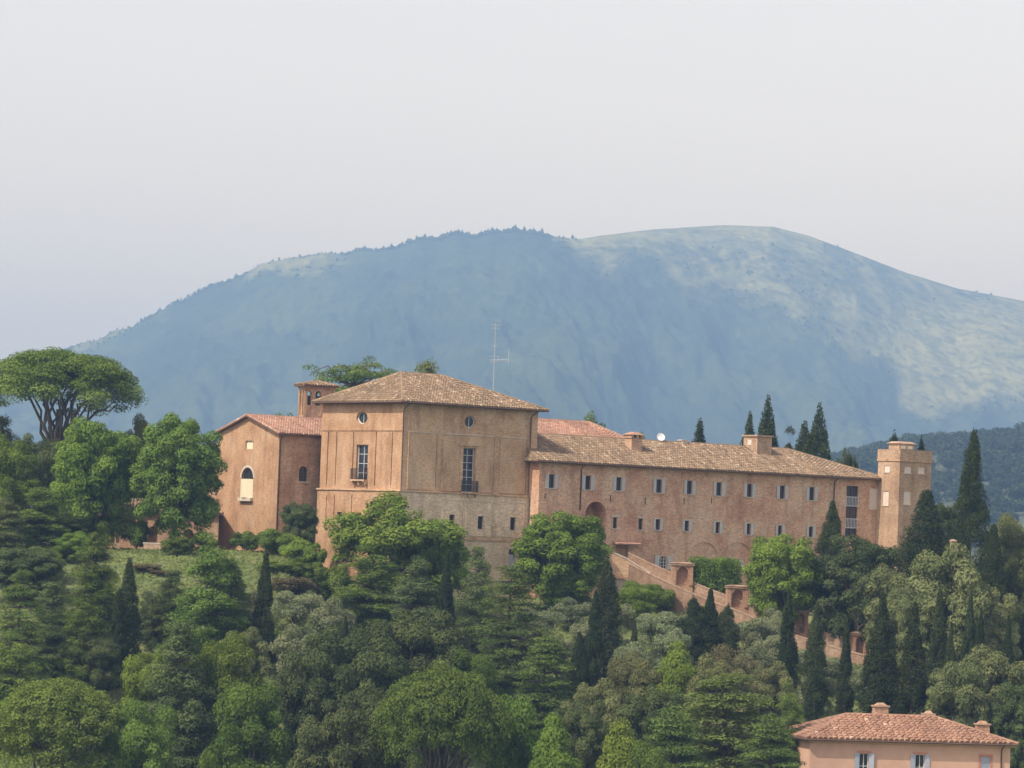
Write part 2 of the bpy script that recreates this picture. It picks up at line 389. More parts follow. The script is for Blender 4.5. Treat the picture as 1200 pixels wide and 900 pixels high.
# low-poly trees on the mountain: along the wooded ridge, over the forest, and as scrub dots on the bald slopes
rng = np.random.default_rng(5)
def blobs(C, S, rng):
    """rough eight-sided crowns at C with radii S (N,3)"""
    N = len(C)
    d = np.array([(1, 0, 0), (0, 1, 0), (-1, 0, 0), (0, -1, 0), (0, 0, 1), (0, 0, -0.6)], float)
    P = C[:, None, :] + d[None] * S[:, None, :] * rng.uniform(0.7, 1.25, (N, 6, 1))
    F = [(0, 1, 4), (1, 2, 4), (2, 3, 4), (3, 0, 4), (1, 0, 5), (2, 1, 5), (3, 2, 5), (0, 3, 5)]
    return np.concatenate([P[:, f, :] for f in F], 0)
Cs, Ss = [], []
jj, ii = np.meshgrid(np.arange(len(tt)), np.arange(len(pxs)), indexing='ij')
ridge_row = nt_ - 1
for k in range(1300):                                                         # ridge-line trees
    px_ = rng.uniform(70, 672); i = int(np.interp(px_, pxs, np.arange(len(pxs)))); j = ridge_row - int(rng.integers(0, 5))
    if bald[j, i] > 0.35 and rng.random() < 0.8: continue
    tall = 1.0 if px_ > 440 else 0.75
    r_ = (rng.uniform(1.3, 2.4) + 2.2 * rng.random() ** 4) * tall; h_ = r_ * rng.uniform(0.9, 2.0)
    Cs.append((Xm[j, i] + rng.uniform(-4, 4), Ym[j, i], Zm[j, i] + h_ * 0.45)); Ss.append((r_, r_, h_))
for k in range(22000):
    i = int(rng.integers(100, len(pxs) - 90)); j = int(rng.integers(12, ridge_row + 1))
    fb_ = bald[j, i]
    if rng.random() < min(1, fb_ * 1.7) * 0.97 + (0.08 if PX[j, i] > 650 else 0.0): continue
    if bald[max(0, j - 3):j + 4, max(0, i - 3):i + 4].max() < 0.25: continue
    r_ = rng.uniform(1.6, 3.8); h_ = r_ * rng.uniform(0.7, 1.2)
    Cs.append((Xm[j, i] + rng.uniform(-3, 3), Ym[j, i] + rng.uniform(-8, 8), Zm[j, i] + h_ * 0.25)); Ss.append((r_, r_, h_))
bm_ = blobs(np.array(Cs), np.array(Ss), rng)
M['far_leaf'] = leaf_mat('far forest leaf', (0.030, 0.048, 0.024), (0.06, 0.085, 0.04), 0.1)
mf = link('mountain_forest', quads_mesh('mountain_forest', bm_, np.tile(rng.random(len(Cs)), 8), 3), M['far_leaf'])
tag(mf, 'far woodland and scrub covering the mountain flank', 'forest', kind='stuff')

# ------------------------------------------------------------------ haze: the air between here and the mountain
hz = MB(); hz.box(-5200, 5200, -1300, 12400, -99.5, 640)
m, nt, o = new_mat('haze air')
pv = nd(nt, 'ShaderNodeVolumePrincipled'); pv.inputs['Color'].default_value = (0.32, 0.56, 1.0, 1)
pv.inputs['Absorption Color'].default_value = (0.35, 0.35, 0.35, 1); pv.inputs['Density'].default_value = 1.75e-4; pv.inputs['Anisotropy'].default_value = 0.1
nt.links.new(pv.outputs[0], o.inputs['Volume'])
haze = hz.build('haze', m); tag(haze, 'thin blue summer haze filling the valley', 'haze', kind='stuff')

# ------------------------------------------------------------------ building kit
class Face:
    """a vertical wall plane in a building's own axes: u along it, z up, d outwards"""
    def __init__(s, O, U, N):
        s.O = np.asarray(O, float); s.U = np.asarray(U, float); s.N = np.asarray(N, float)
    def p(s, u, z, d=0.0): return s.O + s.U * u + np.array([0, 0, z]) + s.N * d
    def obox(s, mb, u0, u1, z0, z1, d0, d1, r=0.5):
        mb.hexa([s.p(u0, z0, d0), s.p(u1, z0, d0), s.p(u1, z0, d1), s.p(u0, z0, d1), s.p(u0, z1, d0), s.p(u1, z1, d0), s.p(u1, z1, d1), s.p(u0, z1, d1)], r)

def arc_pts(h):
    u0, u1, z0, z1, kind = h
    cu, ru = (u0 + u1) / 2, (u1 - u0) / 2
    if kind == 'arch':
        zc, rz = z1 - ru, ru
        if zc < z0: zc, rz = z0 + 0.01, z1 - z0 - 0.01
        a = np.linspace(0, math.pi, 13)
        return [(u0, z0), (u1, z0)] + [(cu + ru * math.cos(t), zc + rz * math.sin(t)) for t in a]
    if kind == 'round':
        zc, rz = (z0 + z1) / 2, (z1 - z0) / 2
        return [(cu + ru * math.cos(t), zc + rz * math.sin(t)) for t in np.linspace(0, 2 * math.pi, 25)[:-1]]
    return [(u0, z0), (u1, z0), (u1, z1), (u0, z1)]

def wall(mb, F, u0, u1, z0, z1, holes=(), reveal=0.3, d=0.0, back=()):
    """a wall skin with real openings and their reveals; back: indices of holes closed at the back (niches, joints)"""
    us = sorted({u0, u1, *[h[0] for h in holes], *[h[1] for h in holes]})
    zs = sorted({z0, z1, *[h[2] for h in holes], *[h[3] for h in holes]})
    for i in range(len(us) - 1):
        for j in range(len(zs) - 1):
            a, b_, c, e = us[i], us[i + 1], zs[j], zs[j + 1]
            cu, cz = (a + b_) / 2, (c + e) / 2
            if any(h[0] < cu < h[1] and h[2] < cz < h[3] for h in holes): continue
            mb.face([F.p(a, c, d), F.p(b_, c, d), F.p(b_, e, d), F.p(a, e, d)], F.N)
    for k, h in enumerate(holes):
        rv = h[5] if len(h) > 5 else reveal
        h5 = h[:5]
        pts = arc_pts(h5)
        cu, cz = (h[0] + h[1]) / 2, (h[2] + h[3]) / 2
        if h[4] != 'rect':
            corners = [(h[1], h[3]), (h[0], h[3])] + ([(h[0], h[2]), (h[1], h[2])] if h[4] == 'round' else [])
            n = len(pts)
            for q in range(n):
                p, p2 = pts[q], pts[(q + 1) % n]
                mu, mz = (p[0] + p2[0]) / 2, (p[1] + p2[1]) / 2
                if h[4] == 'arch' and (q < 1 or q >= n - 1): continue
                if h[4] == 'arch' and q == 1: continue
                cn = min(corners, key=lambda c: (c[0] - mu) ** 2 + (c[1] - mz) ** 2)
                if abs((p[0] - cn[0]) * (p2[1] - cn[1]) - (p2[0] - cn[0]) * (p[1] - cn[1])) > 1e-7:
                    mb.face([F.p(*cn, d), F.p(*p, d), F.p(*p2, d)], F.N)
            if h[4] == 'arch':
                top = (cu, h[3])
        n = len(pts)
        for q in range(n):
            p, p2 = pts[q], pts[(q + 1) % n]
            if abs(p[0] - p2[0]) + abs(p[1] - p2[1]) < 1e-6: continue
            mid = F.p((p[0] + p2[0]) / 2, (p[1] + p2[1]) / 2, d - rv / 2)
            mb.face([F.p(*p, d), F.p(*p2, d), F.p(*p2, d - rv), F.p(*p, d - rv)], F.p(cu, cz, d - rv / 2) - mid)
        if k in back: mb.face([F.p(*p, d - rv) for p in pts], F.N)

class Bld:
    def __init__(s, name, label, px, py, Y, zbase, rz=ALPHA, cat='building', group=None):
        P0 = at(px, py, Y)
        s.o = np.array([P0[0], P0[1], zbase]); s.rz = rz
        s.root = empty(name, tuple(s.o), rz); tag(s.root, label, cat, group)
        s.x = np.array([math.cos(rz), math.sin(rz), 0]); s.y = np.array([-math.sin(rz), math.cos(rz), 0])
    def local(s, p):
        q = np.asarray(p) - s.o; return np.array([q.dot(s.x), q.dot(s.y), q[2]])
    def fx(s, px, py, y0=0.0):
        """pixel -> (x, z) on the plane local y = y0"""
        d = ray(px, py); t = (y0 + s.o.dot(s.y)) / d.dot(s.y); l = s.local(d * t); return l[0], l[2]
    def fy(s, px, py, x0=0.0):
        d = ray(px, py); t = (x0 + s.o.dot(s.x)) / d.dot(s.x); l = s.local(d * t); return l[1], l[2]
    def part(s, name, mb, mat, parent=None, smooth=False): return mb.build(name, M[mat], parent or s.root, smooth)

def window(B, F, h, rv=0.22, frame='frame_dark', bars=(1, 1), shutters=None, lintel=None, sill=True, name='window', d=0.0, smat='shutter', glass='glass', open_w=None):
    """frame and glazing bars in an opening; pane and shutters are its sub-parts"""
    u0, u1, z0, z1 = h[:4]
    mb = MB(); t = 0.055
    pts = arc_pts(h[:5])
    dd = d - rv
    if h[4] == 'rect':
        F.obox(mb, u0, u0 + t, z0, z1, dd + 0.02, dd + 0.09); F.obox(mb, u1 - t, u1, z0, z1, dd + 0.02, dd + 0.09)
        F.obox(mb, u0 + t, u1 - t, z0, z0 + t, dd + 0.02, dd + 0.088); F.obox(mb, u0 + t, u1 - t, z1 - t, z1, dd + 0.02, dd + 0.088)
    else:
        cu, cz = (u0 + u1) / 2, (z0 + z1) / 2
        n = len(pts)
        for q in range(n):
            p, p2 = np.array(pts[q]), np.array(pts[(q + 1) % n]); c_ = np.array([cu, cz])
            if np.abs(p - p2).sum() < 1e-6: continue
            i1, i2 = p + (c_ - p) * 0.12, p2 + (c_ - p2) * 0.12
            mb.hexa([F.p(*p, dd + 0.02), F.p(*p2, dd + 0.02), F.p(*i2, dd + 0.02), F.p(*i1, dd + 0.02), F.p(*p, dd + 0.09), F.p(*p2, dd + 0.09), F.p(*i2, dd + 0.09), F.p(*i1, dd + 0.09)])
    nv, nh = bars
    for k in range(nv):
        u = u0 + (u1 - u0) * (k + 1) / (nv + 1); F.obox(mb, u - 0.025, u + 0.025, z0 + t, z1 - t, dd + 0.03, dd + 0.085)
    for k in range(nh):
        z = z0 + (z1 - z0) * (k + 1) / (nh + 1); F.obox(mb, u0 + t, u1 - t, z - 0.022, z + 0.022, dd + 0.032, dd + 0.08)
    w = mb.build(name, M[frame], B.root)
    g_ = MB(); g_.face([F.p(*p, dd + 0.04) for p in pts], F.N); g_.build('pane', M[glass], w)
    if sill:
        sb = MB(); F.obox(sb, u0 - 0.12, u1 + 0.12, z0 - 0.1, z0 - 0.003, d - 0.05, d + 0.09); sb.build('sill', M['stone'], w)
    if shutters:
        sw = open_w or (u1 - u0) * 0.62
        for a, b_ in ((u0 - sw, u0 - 0.02), (u1 + 0.02, u1 + sw)):
            sb = MB(); tl = random.uniform(0.0, 0.05) if random.random() < 0.8 else random.uniform(0.05, 0.14)
            da, db = (tl, 0.0) if a < u0 else (0.0, tl)                          # leaves stand a little off the wall
            c8 = []
            for zz in (z0 - 0.02, z1 + 0.02): c8 += [F.p(a, zz, d + 0.02 + da), F.p(b_, zz, d + 0.02 + db), F.p(b_, zz, d + 0.055 + db), F.p(a, zz, d + 0.055 + da)]
            sb.hexa(c8)
            sb.build('shutter', M[smat], w)
    if lintel:
        lb = MB(); F.obox(lb, u0 - lintel, u1 + lintel, z1 + 0.03, z1 + 0.03 + 0.16, d - 0.02, d + 0.04); lb.build('lintel', M['stone'], w)
    return w

def tiles(mb, A, E, S, poly, dcol, ltile, rng, rad=None, jit=0.03):
    """courses of barrel tiles over one roof slope: A origin, E along the eave, S up the slope, poly convex in (e, s)"""
    A, E, S = (np.asarray(q, float) for q in (A, E, S)); N = np.cross(E, S)
    if N[2] < 0: N = -N
    rad = rad or dcol * 0.46
    es = [p[0] for p in poly]; ncol = int((max(es) - min(es)) / dcol); n = len(poly)
    ang = [math.pi * k / 3 for k in range(4)]
    for i in range(ncol):
        e = min(es) + (i + 0.5) * dcol
        hit = []
        for q in range(n):
            (a0, b0), (a1, b1) = poly[q], poly[(q + 1) % n]
            if (a0 - e) * (a1 - e) <= 0 and abs(a1 - a0) > 1e-9: hit.append(b0 + (b1 - b0) * (e - a0) / (a1 - a0))
        if len(hit) < 2: continue
        s0, s1 = min(hit), max(hit)
        nt = max(1, int(round((s1 - s0) / ltile)))
        base = 0.15 + rng.random() * 0.25
        for k in range(nt):
            a, b_ = s0 + (s1 - s0) * k / nt - 0.05, s0 + (s1 - s0) * (k + 1) / nt
            r = min(1, max(0, base + rng.random() * 0.5 + (0.3 if rng.random() < 0.06 else 0))); e2 = e + rng.normal() * jit * dcol * 2
            lo = [A + E * (e2 - rad * 1.06 * math.cos(t)) + S * a + N * (rad * 1.06 * math.sin(t) + 0.045) for t in ang]
            hi = [A + E * (e2 - rad * 0.9 * math.cos(t)) + S * b_ + N * (rad * 0.9 * math.sin(t) + 0.005) for t in ang]
            for q in range(3): mb.face([lo[q], lo[q + 1], hi[q + 1], hi[q]], N, r)
            mb.face(lo, -S, r * 0.6)

def hip_roof(B, x0, x1, y0, y1, ze, zr, rx0, rx1, ry, mat='tile_old', dcol=0.28, ltile=0.42, over=0.55, sides='fblr', gutter=True):
    """eave rectangle at height ze, ridge from (rx0, ry) to (rx1, ry) at zr"""
    rng = np.random.default_rng(int(abs(x1 * 97 + zr * 31)) % 9999)
    a, b_, c, d = (np.array(q, float) for q in ((x0 - over, y0 - over, ze), (x1 + over, y0 - over, ze), (x1 + over, y1 + over, ze), (x0 - over, y1 + over, ze)))
    r0, r1 = np.array((rx0, ry, zr)), np.array((rx1, ry, zr))
    rb = MB()
    low = np.array((0, 0, -0.14))
    slopes = {'f': (a, b_, r1, r0), 'r': (b_, c, r1, r1), 'b': (c, d, r0, r1), 'l': (d, a, r0, r0)}
    for k, q in slopes.items():
        pts = [q[0], q[1], q[2]] + ([q[3]] if np.abs(q[3] - q[2]).sum() > 1e-6 else [])
        nn = np.cross(q[1] - q[0], q[2] - q[0]); nn = nn if nn[2] > 0 else -nn
        rb.face(pts, nn)
    for p, q in ((a, b_), (b_, c), (c, d), (d, a)):
        rb.face([p, q, q + low, p + low], np.cross(q - p, (0, 0, 1)))
    rb.face([a + low, b_ + low, c + low, d + low], (0, 0, -1))
    roof = B.part('roof', rb, 'roofbase')
    tm = MB()
    for k in sides:
        q = slopes[k]
        E = (q[1] - q[0]) / np.linalg.norm(q[1] - q[0]); v = (q[2] + q[3]) / 2 - q[0]; S = v - E * v.dot(E); S /= np.linalg.norm(S)
        poly = [((p - q[0]).dot(E), (p - q[0]).dot(S)) for p in q]
        if np.abs(q[3] - q[2]).sum() < 1e-6: poly = poly[:3]
        tiles(tm, q[0], E, S, poly, dcol, ltile, rng)
    t_ = tm.build('roof_tiles', M[mat], roof); t_['kind'] = 'stuff'
    rt = MB()
    for p, q in ((r0, r1), (a, r0), (b_, r1), (c, r1), (d, r0)):
        L = np.linalg.norm(q - p)
        if L < 0.1: continue
        rt.tube([p + (q - p) * k / 6 + np.array((0, 0, 0.07)) for k in range(7)], 0.13, 6)
    rg = rt.build('ridge_tiles', M[mat], roof); rg['kind'] = 'stuff'
    if gutter:
        gb = MB()
        gb.tube([a + (0, -0.06, -0.06), b_ + (0, -0.06, -0.06)], 0.075, 6)
        gb.build('gutter', M['pipe'], roof)
        gb = MB(); gb.tube([d + (-0.06, 0, -0.06), a + (-0.06, 0, -0.06)], 0.075, 6)
        gb.build('gutter', M['pipe'], roof)
    return roof

def pipe(B, pts, r=0.06):
    mb = MB(); mb.tube(pts, r, 8)
    return B.part('drainpipe', mb, 'pipe', smooth=True)

def hole(B, x0, x1, y0, y1, kind='rect', face='f', pl=0.0):
    """a pixel rectangle on a front ('f', local y = pl) or side ('s', local x = pl) wall as a hole in its (u, z)"""
    f = (lambda a, b_: B.fx(a, b_, pl)) if face == 'f' else (lambda a, b_: B.fy(a, b_, pl))
    ym, xm = (y0 + y1) / 2, (x0 + x1) / 2
    a, b_ = f(x0, ym)[0], f(x1, ym)[0]; c, e = f(xm, y0)[1], f(xm, y1)[1]
    return (min(a, b_), max(a, b_), min(c, e), max(c, e), kind)
def z4(x0, x1, y0, y1): return 360 + x0 / 4, 360 + x1 / 4, 400 + y0 / 4, 400 + y1 / 4
def z5(x0, x1, y0, y1): return 400 + x0 / 4.615, 400 + x1 / 4.615, 540 + y0 / 4.615, 540 + y1 / 4.615
def z6(x0, x1, y0, y1): return 600 + x0 / 5, 600 + x1 / 5, 460 + y0 / 5, 460 + y1 / 5
def z7(x0, x1, y0, y1): return 800 + x0 / 4, 800 + x1 / 4, 450 + y0 / 4, 450 + y1 / 4
def z8(x0, x1, y0, y1): return 680 + x0 / 4, 680 + x1 / 4, 580 + y0 / 4, 580 + y1 / 4

# ------------------------------------------------------------------ tall block of the convent
B = Bld('convent_block', 'tall ochre brick convent block with hipped roof and round attic windows', 469.5, 575, 400, -11.0)
W_ = B.fx(629, 530)[0]; D_ = -0.0 + B.fy(376.5, 520)[0]
ZT = B.fx(470, 472)[1]; ZS = B.fx(470, 575.5)[1]
Ff = Face((0, 0, 0), (1, 0, 0), (0, -1, 0)); Fs = Face((0, 0, 0), (0, 1, 0), (-1, 0, 0))
Fb = Face((0, D_, 0), (1, 0, 0), (0, 1, 0)); Fr = Face((W_, 0, 0), (0, 1, 0), (1, 0, 0))
BLK = B
# upper front (shaded right-hand face)
tallf = hole(B, *z4(727, 785, 500, 660)); balf = hole(B, *z4(722, 778, 655, 708))
tallf = (tallf[0], tallf[1], balf[2] + 0.05, tallf[3], 'rect', 0.45)
rndf = hole(B, *z4(739, 788, 348, 406), 'round')
mb = MB(); wall(mb, Ff, 0, W_, ZS, ZT, [tallf, rndf], 0.45)
def slab(mb, F, h, d, holes=()):
    """a panel standing d proud of the wall, with ledge and sides"""
    wall(mb, F, h[0], h[1], h[2], h[3], holes, d, d)
    for a, b_ in (((h[0], h[2]), (h[1], h[2])), ((h[1], h[2]), (h[1], h[3])), ((h[1], h[3]), (h[0], h[3])), ((h[0], h[3]), (h[0], h[2]))):
        c_ = F.p((a[0] + b_[0]) / 2, (a[1] + b_[1]) / 2) - F.p((h[0] + h[1]) / 2, (h[2] + h[3]) / 2)
        mb.face([F.p(*a, 0), F.p(*b_, 0), F.p(*b_, d), F.p(*a, d)], c_)
B.part('wall', mb, 'brick_brown')
zp = hole(B, *z4(475, 605, 430, 690))
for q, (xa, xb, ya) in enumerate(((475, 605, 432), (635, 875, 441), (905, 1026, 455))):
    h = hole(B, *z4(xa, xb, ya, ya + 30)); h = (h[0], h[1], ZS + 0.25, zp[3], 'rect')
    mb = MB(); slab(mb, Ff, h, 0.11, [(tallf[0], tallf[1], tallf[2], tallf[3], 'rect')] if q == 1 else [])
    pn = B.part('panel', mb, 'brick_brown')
    mb = MB(); Ff.obox(mb, h[0], h[1], h[3] + 0.003, h[3] + 0.11, 0.003, 0.16); mb.build('ledge', M['stone'], pn)  # pale stone colours in the light caught along the panel top
    mb = MB(); Ff.obox(mb, h[1] + 0.003, h[1] + 0.10, h[2], h[3], 0.003, 0.05); mb.build('edge_shade', M['pipe'], pn)  # dark strip painting shade along the panel's right edge
mb = MB()
for a, b_, c, e in ((tallf[0] - 0.42, tallf[0] - 0.05, tallf[2], tallf[3] + 0.2), (tallf[1] + 0.05, tallf[1] + 0.42, tallf[2], tallf[3] + 0.2)):
    Ff.obox(mb, a, b_, c, e, 0.113, 0.19)
Ff.obox(mb, tallf[0] - 0.6, tallf[1] + 0.6, tallf[3] + 0.203, tallf[3] + 0.45, 0.113, 0.26)
Ff.obox(mb, tallf[0] - 0.3, tallf[1] + 0.3, tallf[3] + 0.453, tallf[3] + 0.62, 0.113, 0.2)
B.part('window_surround', mb, 'brick_brown')
window(B, Ff, tallf, 0.35, 'frame_white', (1, 5), sill=False)
window(B, Ff, rndf, 0.3, 'frame_white', (1, 0), sill=False)
def balcony(F, u0, u1, z0, z1):
    mb = MB(); F.obox(mb, u0 - 0.08, u1 + 0.08, z0 - 0.14, z0, 0.0, 0.55)
    for u in (u0, (u0 + u1) / 2, u1): F.obox(mb, u - 0.09, u + 0.09, z0 - 0.5, z0 - 0.143, 0.0, 0.35)
    s_ = B.part('balcony', mb, 'brick_brown')
    mb = MB(); n = 12
    for k in range(n + 1):
        u = u0 - 0.04 + (u1 - u0 + 0.08) * k / n; F.obox(mb, u - 0.02, u + 0.02, z0, z1, 0.48, 0.512)
    for dd in np.linspace(0.1, 0.42, 4):
        for u in (u0 - 0.04, u1 + 0.04): F.obox(mb, u - 0.016, u + 0.016, z0, z1, dd, dd + 0.03)
    F.obox(mb, u0 - 0.07, u1 + 0.07, z1, z1 + 0.05, 0.46, 0.53)
    for u in (u0 - 0.04, u1 + 0.04): F.obox(mb, u - 0.02, u + 0.02, z1, z1 + 0.05, 0.0, 0.457)
    mb.build('railing', M['iron'], s_)
balcony(Ff, tallf[0] - 0.1, tallf[1] + 0.1, tallf[2] - 0.02, tallf[2] + 1.05)
# upper left-hand (sunlit) face
talls = hole(B, *z4(229, 283, 484, 660), face='s'); talls = (*talls[:4], 'rect', 0.45)
rnds = hole(B, *z4(231, 283, 330, 387), 'round', 's')
slots = [hole(B, *z4(x - 2.2, x + 2.2, 424, 676), face='s') for x in (95, 135, 214, 320, 396)]
slots = [(*h[:4], 'rect', 0.12) for h in slots]
mb = MB(); wall(mb, Fs, 0, D_, ZS, ZT, [talls, rnds] + slots, 0.45, 0.0, range(2, 7)); B.part('wall', mb, 'brick_sun')
mb = MB(); za = slots[0][3] + 0.12
Fs.obox(mb, 0.0, D_, za, za + 0.14, 0.003, 0.07); B.part('moulding', mb, 'brick_sun')
window(B, Fs, talls, 0.35, 'frame_white', (1, 3), sill=False)
window(B, Fs, rnds, 0.3, 'frame_white', (1, 0), sill=False)
balcony(Fs, talls[0] - 0.1, talls[1] + 0.1, talls[2] + 0.25, talls[2] + 1.3)
mb = MB(); wall(mb, Fb, 0, W_, ZS, ZT); B.part('wall', mb, 'brick_brown')
mb = MB(); wall(mb, Fr, 0, D_, ZS, ZT); B.part('wall', mb, 'brick_brown')
# lower storeys stand 15 cm proud
g_ = 0.15
Lf = Face((0, -g_, 0), (1, 0, 0), (0, -1, 0)); Ls = Face((-g_, 0, 0), (0, 1, 0), (-1, 0, 0))
lw = [hole(B, *z4(798, 825, 820, 880), pl=-g_), hole(B, *z4(950, 976, 825, 885), pl=-g_), hole(B, *z4(664, 690, 812, 858), pl=-g_),
      hole(B, *z5(735, 768, 470, 540), pl=-g_), (*hole(B, *z5(905, 943, 480, 600), pl=-g_)[:4], 'rect', 0.12)]
mb = MB(); wall(mb, Lf, -g_, W_, 0, ZS, lw, 0.35); B.part('wall', mb, 'brick_pale')
for k, h in enumerate(lw[:4]): window(B, Lf, h, 0.28, bars=(0, 0), lintel=0.1 if k == 3 else None)
w5 = lw[4]; mb = MB(); Lf.obox(mb, w5[0], w5[1], w5[2], w5[3] - 0.5, -0.1, -0.04); dr = B.part('door', mb, 'shutter_blue')
mb = MB(); Lf.obox(mb, w5[0], w5[1], w5[3] - 0.35, w5[3], -0.11, -0.06); mb.build('transom', M['glass'], dr)
mb = MB(); Lf.obox(mb, w5[0] - 0.15, w5[1] + 0.15, w5[3] + 0.02, w5[3] + 0.2, 0, 0.06); mb.build('lintel', M['stone'], dr)
zb = hole(B, *z5(700, 990, 418, 436), pl=-g_)
mb = MB(); Lf.obox(mb, 0.0, W_ - 0.3, zb[2], zb[3], 0.003, 0.09); B.part('string_course', mb, 'brick_brown')
ht = hole(B, *z5(660, 812, 222, 410), pl=-g_); hl = [(-8.9, -6.0), (-5.6, -3.2)]
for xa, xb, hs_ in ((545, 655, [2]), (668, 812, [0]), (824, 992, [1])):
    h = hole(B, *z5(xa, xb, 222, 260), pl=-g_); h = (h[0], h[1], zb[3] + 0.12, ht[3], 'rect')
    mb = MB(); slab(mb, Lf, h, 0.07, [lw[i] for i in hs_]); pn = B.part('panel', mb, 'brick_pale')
    mb = MB(); Lf.obox(mb, h[0], h[1], h[3] + 0.003, h[3] + 0.10, 0.003, 0.1); mb.build('ledge', M['stone'], pn)  # paler strip standing in for light on the panel top
    mb = MB(); Lf.obox(mb, h[1] + 0.003, h[1] + 0.09, h[2], h[3], 0.003, 0.03); mb.build('edge_shade', M['brick_red'], pn)  # darker brick strip in place of the panel edge's shade
ls = [hole(B, *z4(140, 163, 800, 855), face='s', pl=-g_)]
sl2 = [hole(B, *z4(x - 2.2, x + 2.2, 722, 890), face='s', pl=-g_) for x in (88, 125, 206)]; sl2 = [(*h[:4], 'rect', 0.1) for h in sl2]
mb = MB(); wall(mb, Ls, 0, D_ + g_, 0, ZS, ls + sl2, 0.35, 0, (1, 2, 3)); B.part('wall', mb, 'brick_sun')
window(B, Ls, ls[0], 0.28, bars=(0, 0))
mb = MB(); mb.box(-g_ - 0.12, W_ + 0.02, -g_ - 0.12, D_ + g_ + 0.1, ZS - 0.02, ZS + 0.13); B.part('string_course', mb, 'brick_brown')
zr = ZT + B.fx(470, 443)[1] * 0 + 3.3
RF = hip_roof(B, 0, W_, 0, D_, ZT + 0.12, ZT + 3.25, 4.6, W_ - 7.2, D_ * 0.5, 'tile_old', 0.31, 0.42, 0.75)
mb = MB(); mb.box(-0.3, W_ + 0.3, -0.3, D_ + 0.3, ZT, ZT + 0.02); B.part('cornice', mb, 'brick_brown')
pipe(B, [(0.2, -0.85, ZT + 0.02), (-0.05, -0.3, ZT - 0.5), (-0.12, -0.18, ZT - 0.8), (-0.12, -0.19, ZS + 0.2), (-0.3, -0.4, ZS - 0.3), (-0.3, -0.4, 0)])
up_ = B.fx(*(360 + 1045 / 4, 500))[0]
pipe(B, [(up_ + 0.5, -0.85, ZT + 0.02), (up_ + 0.1, -0.3, ZT - 0.4), (up_, -0.12, ZT - 0.7), (up_, -0.13, ZS + 0.25), (up_, -0.35, ZS - 0.1), (up_, -0.35, 0)])
BW, BD, BZT = W_, D_, ZT

# ------------------------------------------------------------------ long wing
YW = 1.75                                        # stands forward of the block's front
c0 = BLK.o + BLK.x * (BLK.fx(619.5, 600)[0]) - BLK.y * YW
B = Bld('convent_wing', 'long rose brick convent wing with two rows of shuttered windows', 0, 0, 400, -12.0)
B.o = np.array([c0[0], c0[1], -12.0]); B.root.location = tuple(B.o)
X0 = 0.0
# shift so that the front corner sits at its pixel
d_ = B.fx(632, 560)[0]; B.o = B.o + B.x * d_; B.root.location = tuple(B.o)
L_ = B.fx(1031, 600)[0]; WD = 10.5
ZE = B.fx(632, 540)[1]
Ff = Face((0, 0, 0), (1, 0, 0), (0, -1, 0))
ups = [z6(217, 247, 482, 562), z6(431, 460, 488, 570), z6(612, 641, 497, 574), z6(845, 876, 510, 587), z6(1025, 1056, 515, 595), z7(157, 183, 461, 524), z7(301, 326, 468, 528), z7(454, 480, 476, 538), z7(593, 617, 483, 545)]
los = [z6(592, 618, 730, 795), z6(742, 766, 737, 803), z6(842, 866, 742, 802), z6(1012, 1035, 752, 810), z7(154, 173, 648, 700), z7(300, 319, 656, 707), z7(446, 466, 665, 715), z7(591, 610, 670, 718)]
hu = [hole(B, *q) for q in ups]; hl_ = [hole(B, *q) for q in los]
zu0, zu1 = np.mean([h[2] for h in hu]), np.mean([h[3] for h in hu]); zl0, zl1 = np.mean([h[2] for h in hl_]), np.mean([h[3] for h in hl_])
wu = np.mean([h[1] - h[0] for h in hu]); wl = np.mean([h[1] - h[0] for h in hl_])
def fix(h, z0, z1, w):
    c = (h[0] + h[1]) / 2; k = 0.6
    return (c - w / 2, c + w / 2, h[2] * k + z0 * (1 - k), h[3] * k + z1 * (1 - k), 'rect')
hu = [fix(h, zu0, zu1, wu) for h in hu]; hl_ = [fix(h, zl0, zl1, wl) for h in hl_]
arch = (*hole(B, *z6(428, 553, 638, 860))[:4], 'arch', 2.2)
lowa = hole(B, *z8(370, 408, 285, 347), 'arch'); whit = (*hole(B, *z8(741, 761, 302, 372))[:4], 'arch', 0.12)
door = (*hole(B, *z8(166, 228, 228, 305))[:4], 'rect', 0.5)
bay = (*hole(B, *z7(765, 820, 478, 722))[:4], 'rect', 0.35)
bl1, bl2 = ((*hole(B, *z8(*q))[:4], 'arch', 0.16) for q in ((508, 640, 222, 420), (664, 798, 222, 420)))
bl2 = (*bl2[:4], 'arch', 0.16)
H_ = hu + hl_ + [arch, lowa, door, bay]
mb = MB(); wall(mb, Ff, 0, L_, 0, ZE, H_, 0.32, 0, [len(hu) + len(hl_), len(H_) - 2, len(H_) - 1]); B.part('wall', mb, 'brick_pink')
for h in hu: window(B, Ff, h, 0.26, bars=(1, 0), shutters=True, lintel=0.55 if h is hu[3] else None)
for k, h in enumerate(hl_): window(B, Ff, h, 0.26, bars=(1, 0), shutters=k > 1, lintel=0.25)
window(B, Ff, lowa, 0.26, 'frame_white', (2, 3), shutters=True)
